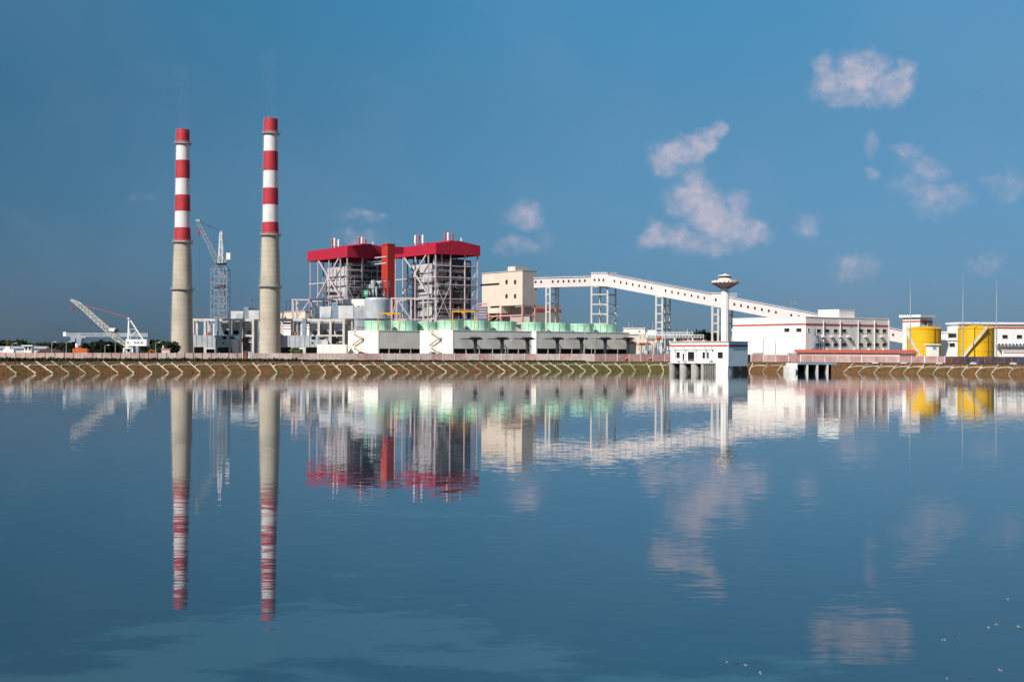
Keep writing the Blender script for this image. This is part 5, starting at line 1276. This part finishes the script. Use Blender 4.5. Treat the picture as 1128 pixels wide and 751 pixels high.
MB().lattice((X_(242.8), 0, Z_(290)), (X_(243.3), 0, Z_(256)), 2.4, 1.2, 8, .24).beam((X_(243.4), 0, Z_(254)), (X_(247), 0, Z_(288)), .3).build('a_frame', 'whitep', t)
b = MB(); b.beam((X_(218.5), 0, Z_(243)), (X_(243.4), 0, Z_(254.5)), .2).beam((X_(221), 1, Z_(246)), (X_(243.4), 1, Z_(254.5)), .16).beam((X_(243.6), 0, Z_(254.5)), (X_(252), 0, Z_(279)), .12)
b.build('pendant_rope', 'steeld', t)
MB().box(X_(215.5), X_(220), -.6, .6, Z_(244), Z_(242)).build('jib_head', 'rail', t)
MB().beam((X_(218.6), 0, Z_(244)), (X_(218.6), 0, Z_(255)), .12).beam((X_(219.6), 0, Z_(244)), (X_(220.6), 0, Z_(351)), .06).build('hoist_rope', 'steeld', t)
MB().box(X_(217.4), X_(219.6), -.5, .5, Z_(258), Z_(254.6)).beam((X_(218.5), 0, Z_(260)), (X_(218.5), 0, Z_(258)), .4).build('hook_block', 'redpaint', t)
MB().box(X_(249.6), X_(254), -1.2, 1.2, Z_(286), Z_(278.6)).build('counterweight', 'whitep', t)
MB().beam((X_(243), 0, Z_(290)), (X_(252), 0, Z_(285)), .5, .8).build('counter_jib', 'steelg', t)
# derrick crane
D = 520; c = W(143, 389, D); t = thing('derrick_crane', 'white portal jib crane with long lattice boom reaching left over the wall', 'crane', (c.x, D, GZ)); k = D/F
X_ = lambda p, y=375: W(p, y, D).x-c.x
Z_ = lambda y: ZZ(140, y, D)-GZ
MB().lattice((X_(140.5), 0, Z_(381.5)), (X_(128), 0, Z_(371.5)), .8, 1.9, 5, .16).lattice((X_(128), 0, Z_(371.5)), (X_(88), 0, Z_(336)), 1.9, 1.4, 20, .19).lattice((X_(88), 0, Z_(336)), (X_(78.4), 0, Z_(330.6)), 1.4, .5, 4, .22).build('boom', 'concw', t)
MB().box(X_(77.3), X_(79.6), -.4, .4, Z_(332), Z_(330)).box(X_(87), X_(90.5), -.5, .5, Z_(336), Z_(334)).build('boom_sheave', 'steelg', t)
b = MB()
for dy in (-.7, .7): b.beam((X_(89), dy, Z_(335)), (X_(141.4), dy, Z_(350)), .10)
b.build('pendant_rope', 'redpaint2', t)
MB().beam((X_(141.8), -.9, Z_(374)), (X_(141.8), 0, Z_(350)), .42).beam((X_(143.2), .9, Z_(374)), (X_(141.8), 0, Z_(350)), .36).beam((X_(142), 0, Z_(350.3)), (X_(157.4), 0, Z_(373.6)), .42).beam((X_(143), 0, Z_(371.5)), (X_(150.6), 0, Z_(364)), .22).beam((X_(143), 0, Z_(362.6)), (X_(150.2), 0, Z_(362.6)), .14).build('a_frame', 'whitep', t)
MB().box(X_(140.6), X_(142.8), -.6, .6, Z_(351.8), Z_(349.8)).build('mast_head', 'whitep', t)
h_ = MB().box(X_(140), X_(163), -2, 2, Z_(381), Z_(373.6)).build('machinery_house', 'whitep', t)
for px in (142.6, 150.5, 153.8, 157.8): MB().box(X_(px)-.42, X_(px)+.42, -2.06, -2, Z_(378.4), Z_(376.2)).build('window', 'steelg', h_)
MB().box(X_(144), X_(156), -1.2, 1.2, Z_(373.5), Z_(372.6)).build('winch', 'steeld', t)
MB().box(X_(122.4), X_(128.6), -1.6, -.2, Z_(365), Z_(361.4)).cyl((X_(122.6), -.9, Z_(363.2)), (X_(121), -.9, Z_(363.8)), .55, .3, 10).build('operator_cab', 'whitep', t)
MB().box(X_(127.4), X_(131), -1.7, -.2, Z_(365.6), Z_(362.4)).build('cab_window', 'glass', t)
for px in (138, 147.6):
    for dy in (-2, 2): MB().box(X_(px)-.25, X_(px)+.25, dy-.25, dy+.25, 0, Z_(383.8)).build('leg', 'whitep', t)
b = MB().box(X_(137.6), X_(148), -2.3, 2.3, Z_(384.2), Z_(383)).beam((X_(138), -2, .3), (X_(147.6), -2, Z_(384.3)), .22).beam((X_(147.6), -2, .3), (X_(138), -2, Z_(384.3)), .22); b.cyl((X_(143), 0, Z_(383)), (X_(143), 0, Z_(381)), 1.4, 1.4, 14); b.build('portal_frame', 'whitep', t)
MB().beam((X_(79), 0, Z_(332)), (X_(79.2), 0, Z_(339)), .07).build('hoist_rope', 'steeld', t); MB().box(X_(78.4), X_(80.6), -.35, .35, Z_(341.4), Z_(338.8)).beam((X_(79.5), 0, Z_(343.2)), (X_(79.5), 0, Z_(341.4)), .25).build('hook_block', 'redpaint', t)
# travelling gantry crane
D = 590; c = W(87, 389, D); t = thing('gantry_crane', 'long grey box-girder gantry crane lying behind the white jib crane', 'crane', (c.x, D, GZ)); k = D/F
X_ = lambda p, y=370: W(p, y, D).x-c.x
Z_ = lambda y: ZZ(110, y, D)-GZ
g_ = MB().box(X_(73.6), X_(163.6), -1.2, 1.2, Z_(371), Z_(366.6)).build('girder', 'steelb2', t) if False else None
M['girder'] = mat('weathered_girder_paint', (.30, .36, .42), .6, .12, .3, streak=.3)
g_ = MB().box(X_(73.6), X_(163.6), -1.2, 1.2, Z_(371), Z_(366.6)).build('girder', 'girder', t)
MB().box(X_(70.2), X_(73.5), -1.0, 1.0, Z_(370.6), Z_(365.6)).build('end_cap', 'whitep', t)
b = MB(); b.box(X_(69), X_(70), -.6, .6, Z_(368.5), Z_(364.2))
for i in range(24): x = X_(74+i*3.8); b.beam((x, -1.1, Z_(366.6)), (x, -1.1, Z_(364.4)), .08)
b.beam((X_(74), -1.1, Z_(365.9)), (X_(163), -1.1, Z_(365.9)), .12); b.build('top_rail', 'steeld', t)
rg = random.Random(2); b = MB()                              # worn row of painted characters along the girder
for i in range(9):
    x0 = X_(90.5+i*2.85); s_ = .34; zc = Z_(368.7)
    for (dx, dz, w, h) in rg.sample([(-.32, 0, .10, .75), (.32, 0, .10, .75), (0, .34, .75, .10), (0, -.34, .75, .10), (0, 0, .75, .10), (0, 0, .10, .75)], 4):
        b.box(x0+dx-w/2, x0+dx+w/2, -1.23, -1.2, zc+dz-h/2, zc+dz+h/2)
b.build('painted_lettering', 'steeld', g_)
MB().hexa([(X_(86.2), -1.4, Z_(381)), (X_(89.6), -1.4, Z_(381)), (X_(89.6), 1.4, Z_(381)), (X_(86.2), 1.4, Z_(381))], [(X_(85), -1.6, Z_(372.4)), (X_(91.5), -1.6, Z_(372.4)), (X_(91.5), 1.6, Z_(372.4)), (X_(85), 1.6, Z_(372.4))]).build('leg', 'girder', t)
MB().box(X_(83.8), X_(86.4), -1.0, 1.0, 0, Z_(378)).build('white_leg', 'whitep', t)
MB().box(X_(78.5), X_(96), -1.5, 1.5, Z_(372.4), Z_(371.05)).box(X_(79), X_(84), -1.5, 1.5, Z_(376.6), Z_(372.41)).build('trolley', 'girder', t)
MB().box(X_(81.5), X_(97.5), -1.8, 1.8, .5, Z_(384)).box(X_(84), X_(91), -1.7, 1.7, Z_(384), Z_(382.4)).build('bogie', 'rust', t); MB().box(X_(92.5), X_(98), -2, -1.81, 1.0, 2.3).build('control_box', 'whitep', t)
MB().box(X_(150), X_(153), -1, 1, 0, Z_(371.1)).build('far_leg', 'girder', t)

# left guard booth, shed, vehicles
a = W(26.4, 389, 455); t = thing('guard_booth', 'small white guard booth with wide flat roof behind the left end of the wall', 'booth', (a.x, 455, GZ)); k = 455/F
zt = ZZ(30, 381.2, 455)-GZ; MB().box(0, 8.2*k, 0, 2.4, 0, zt).build('wall', 'white', t); MB().box(-.6, 8.2*k+.5, -.6, 3, zt, zt+.32).build('roof', 'whitep', t)
for x in (.35, 1.5): f_ = MB().box(x, x+.65, -.06, 0, zt-1.3, zt-.3).build('window', 'whitep', t); MB().box(x+.05, x+.6, -.09, -.06, zt-1.25, zt-.35).build('pane', 'glass', f_)
B = Bld(4, 500, 2, 'low_shed', 'long low grey-white shed behind the left guard booth', 'shed'); Lv = B.tv(50); zt = B.zv(30, 384.0)
MB().box(-6, Lv, 0, 7, 0, zt).build('wall', 'ductl', B.root); MB().hexa([(-6.5, -.5, zt), (Lv+.5, -.5, zt), (Lv-.5, 7.5, zt+.3), (-6.5, 7.5, zt+.3)], [(-6.5, -.5, zt+.15), (Lv+.5, -.5, zt+.15), (Lv-1.5, 7.5, zt+.9), (-6.5, 7.5, zt+.9)]).build('roof', 'duct', B.root)
B = Bld(41, 485, 0, 'dark_roofed_shed', 'low shed with a dark brown pitched roof right of the left guard booth', 'shed'); Lv = B.tv(66); zt = B.zv(50, 387.6)
MB().box(0, Lv, 0, 5, 0, zt).build('wall', 'concd', B.root); MB().hexa([(-.6, -.6, zt), (Lv+.6, -.6, zt), (Lv+.6, 5.6, zt), (-.6, 5.6, zt)], [(2.2, 2.2, zt+1.1), (Lv-2.4, 2.2, zt+1.1), (Lv-2.4, 2.8, zt+1.1), (2.2, 2.8, zt+1.1)]).build('roof', 'fence3', B.root)
def excavator(px, D, label, sc=1):
    c = W(px, 389, D); t = thing('excavator', label, 'excavator', (c.x, D, GZ))
    MB().box(-1.6, 1.6, -1.3, -.6, 0, .8).box(-1.6, 1.6, .6, 1.3, 0, .8).build('track', 'steeld', t)
    MB().box(-1.4, 1.5, -1.2, 1.2, .85, 2.0).build('body', 'rust', t); MB().box(-1.3, -.1, -1.1, .0, 2.0, 2.9).build('cab', 'glass', t)
    MB().beam((.8, .3, 1.6), (2.4, .3, 3.3), .35).beam((2.4, .3, 3.3), (4.2, .3, 2.6), .28).build('boom', 'rust', t); MB().box(3.9, 4.7, -.1, .8, 1.9, 2.7).build('bucket', 'steeld', t)
excavator(158.5, 500, 'orange excavator with raised boom left of the left chimney')
B = Bld(178, 640, 10, 'brick_hut', 'small pale hut among dark trees just left of the left chimney', 'hut'); zt = B.zv(180, 384.5)
MB().box(0, 3.6, 0, 3, 0, zt).build('wall', 'wallp', B.root); MB().box(-.3, 3.9, -.3, 3.3, zt, zt+.3).build('roof', 'steelg', B.root); MB().box(.3, .9, .4, 1, zt, zt+1.6).build('flue', 'wallp', B.root)
a = W(7.4, 389, 450); t = thing('white_launch', 'small white craft-like kiosk with mast at the far left behind the wall', 'kiosk', (a.x, 450, GZ)); zt = ZZ(8, 383, 450)-GZ
MB().box(-1.2, 2.2, 0, 2, 0, zt-.4).box(-.6, .8, .2, 1.6, zt-.4, zt+.3).build('wall', 'whitep', t); MB().beam((-.2, .8, zt), (-.2, .8, zt+2.0), .15).build('mast', 'redpaint2', t)

# ------------------------------------------------------------------ trees
def make_tree(name, label, h, r, seed, n=520, leaf='leaf', group=None, lsz=.55):
    rg = random.Random(seed); t = thing(name, label, 'tree', (0, 0, 0), 0, group)
    b = MB(); b.cyl((0, 0, 0), (rg.uniform(-.3, .3), 0, h*.55), h*.035, h*.02, 8)
    for i in range(5): a = rg.uniform(0, 2*pi); b.cyl((0, 0, h*(.3+.06*i)), (cos(a)*r*.6, sin(a)*r*.6, h*(.55+.07*i)), h*.014, h*.006, 6)
    b.build('trunk', 'bark', t)
    lob = [(rg.uniform(-.5, .5)*r, rg.uniform(-.5, .5)*r, h*rg.uniform(.42, .80), r*rg.uniform(.35, .62)) for _ in range(8)]+[(0, 0, h*.85, r*.4)]
    b = MB()
    for i in range(n):
        L_ = rg.choice(lob); th, ph = rg.uniform(0, 2*pi), math.acos(rg.uniform(-1, 1)); rr = L_[3]*rg.uniform(.55, 1.08)
        p = Vector((L_[0]+rr*sin(ph)*cos(th), L_[1]+rr*sin(ph)*sin(th), L_[2]+rr*cos(ph)*.8)); s_ = lsz*rg.uniform(.5, 1.2)
        u = Vector((rg.gauss(0, 1), rg.gauss(0, 1), rg.gauss(0, 1))).normalized(); v = u.orthogonal().normalized()
        b.add([p-u*s_, p+v*s_*.6, p+u*s_, p-v*s_*.7], [(0, 1, 2, 3)])
    b.build('crown', leaf, t); return t
protos = [make_tree('broadleaf_tree', 'dark broadleaf tree in the tree belt behind the left wall', 8.0, 5.2, s_, 800, 'leaf', 'trees of the left tree belt', .75) for s_ in (1, 2, 3, 4)]
used = [False]*4
rg = random.Random(21)
def put_tree(px, D, ytop, i=None, label=None, group='trees of the left tree belt'):
    i = rg.randrange(4) if i is None else i
    if not used[i]: o = protos[i]; used[i] = True
    else: o = copy_tree(protos[i])
    c = W(px, 389, D); o.location = (c.x, D, GZ-1.2); h = (ZZ(px, ytop, D)-GZ+1.2)*1.06; s_ = h/8.0
    o.scale = (max(s_, .9)*rg.uniform(.9, 1.3), max(s_, .9), s_); o.rotation_euler = (0, 0, rg.uniform(0, 6))
    if label: o['label'] = label
    o['group'] = group
    return o
tops = [(0, 381), (3, 376.5), (12, 382), (20, 377), (25, 379), (34, 381), (42, 380), (50, 379.5), (58, 381), (66, 380), (75, 379), (83, 378.5), (92, 379), (99, 380.5), (106, 379), (112, 377.5), (118, 378), (125, 379), (133, 380), (140, 379), (148, 378), (155, 379), (163, 381), (168, 377.5), (173, 376.8), (180, 379.5), (187, 378), (192, 379), (-8, 378), (-18, 379), (-30, 380), (-45, 378), (-60, 379)]
for j, (px, yt) in enumerate(tops): put_tree(px, 700+rg.uniform(-30, 60), yt, j % 4)
for px in range(-60, 198, 5): put_tree(px+rg.uniform(-2, 2), 780+rg.uniform(-20, 40), 380.3+rg.uniform(-1, 1))
for px, yt in ((763, 371), (768, 369.5), (774, 368.5), (779, 369), (784, 371), (750, 372), (757, 371.5)): put_tree(px, 900, yt, None, 'distant dark tree seen between the switchyard and the water tower', 'distant trees beyond the switchyard')
def shrub(px, D, r, label):
    o = make_tree('shrub', label, r*1.6, r, int(px), 220, 'leaf2', None, .22*r); o['category'] = 'shrub'; c = W(px, 389, D); o.location = (c.x, D, GZ)
shrub(326.5, 600, 3.0, 'round green bush right of the taller chimney, left of the white enclosure')
shrub(397, 570, 1.9, 'low green shrub at the foot of the stair on the leftmost white end wall')
shrub(403, 568, 1.6, 'small green shrub right of the stair on the leftmost white end wall')
shrub(477.5, 545, 1.9, 'green shrub at the foot of the stair on the middle white end wall')
shrub(556, 512, 1.4, 'tiny shrub behind the wall before the middle cooling block')

# ------------------------------------------------------------------ floating weed near the viewer
for i in range(16):
    rg2 = random.Random(100+i)
    px, py = [(835, 728), (838, 741), (822, 733), (812, 730), (802, 729), (1040, 705), (1050, 699), (1088, 691), (1098, 688), (1108, 686), (1122, 690), (1102, 738), (1068, 746), (1044, 747), (1110, 660), (1124, 692)][i]
    D = CAMZ/UZ(px, py); p = W(px, py, D); b = MB()
    for k_ in range(rg2.randint(2, 5)):
        a = rg2.uniform(0, pi); l_ = rg2.uniform(.006, .020)*(D/25); x, y = rg2.uniform(-.03, .03), rg2.uniform(-.06, .06)
        b.beam((x-cos(a)*l_, y-sin(a)*l_, .004), (x+cos(a)*l_, y+sin(a)*l_, .010+rg2.uniform(0, .01)), .008, .006)
    o = b.build('floating_twig', 'beiged' if i % 3 else 'bark'); o.location = (p.x, p.y, 0)
    tag(o, 'tiny scrap of weed and twigs floating on the near water', 'weed', 'floating weed scraps')

# ------------------------------------------------------------------ thin smoke above the chimneys
def smoke(px, py, D, hpx, wpx, label):
    c = W(px, py, D); k = D/F; h = hpx*k; b = MB(); prof = []
    for i in range(9): f = i/8; prof.append(((3.0+f*wpx*k*.5), f*h))
    b.lathe(0, 0, prof, 20); m = bpy.data.materials.new('thin_smoke'); m.use_nodes = True; n, l = m.node_tree.nodes, m.node_tree.links; n.clear()
    out = n.new('ShaderNodeOutputMaterial'); v = n.new('ShaderNodeVolumePrincipled'); v.inputs['Color'].default_value = (.72, .72, .78, 1)
    tcn = n.new('ShaderNodeTexCoord'); ns = n.new('ShaderNodeTexNoise'); mp = n.new('ShaderNodeMapping'); mp.inputs['Scale'].default_value = (.22, .22, .05); l.new(tcn.outputs['Object'], mp.inputs[0]); l.new(mp.outputs[0], ns.inputs['Vector']); ns.inputs['Detail'].default_value = 2
    mr = n.new('ShaderNodeMapRange'); l.new(ns.outputs[0], mr.inputs[0]); mr.inputs[1].default_value = .42; mr.inputs[2].default_value = .7; mr.inputs[3].default_value = 0; mr.inputs[4].default_value = .011
    l.new(mr.outputs[0], v.inputs['Density']); l.new(v.outputs[0], out.inputs['Volume'])
    o = b.build('smoke', m); o.location = (c.x, D, c.z); o['kind'] = 'stuff'; o['label'] = label; o['category'] = 'smoke'; o.rotation_euler = (0, R(-2), 0)
smoke(201.5, 142, 720, 70, 8, 'faint thin smoke rising from the farther left chimney')
smoke(298, 130, 690, 75, 10, 'faint thin smoke rising from the taller chimney')
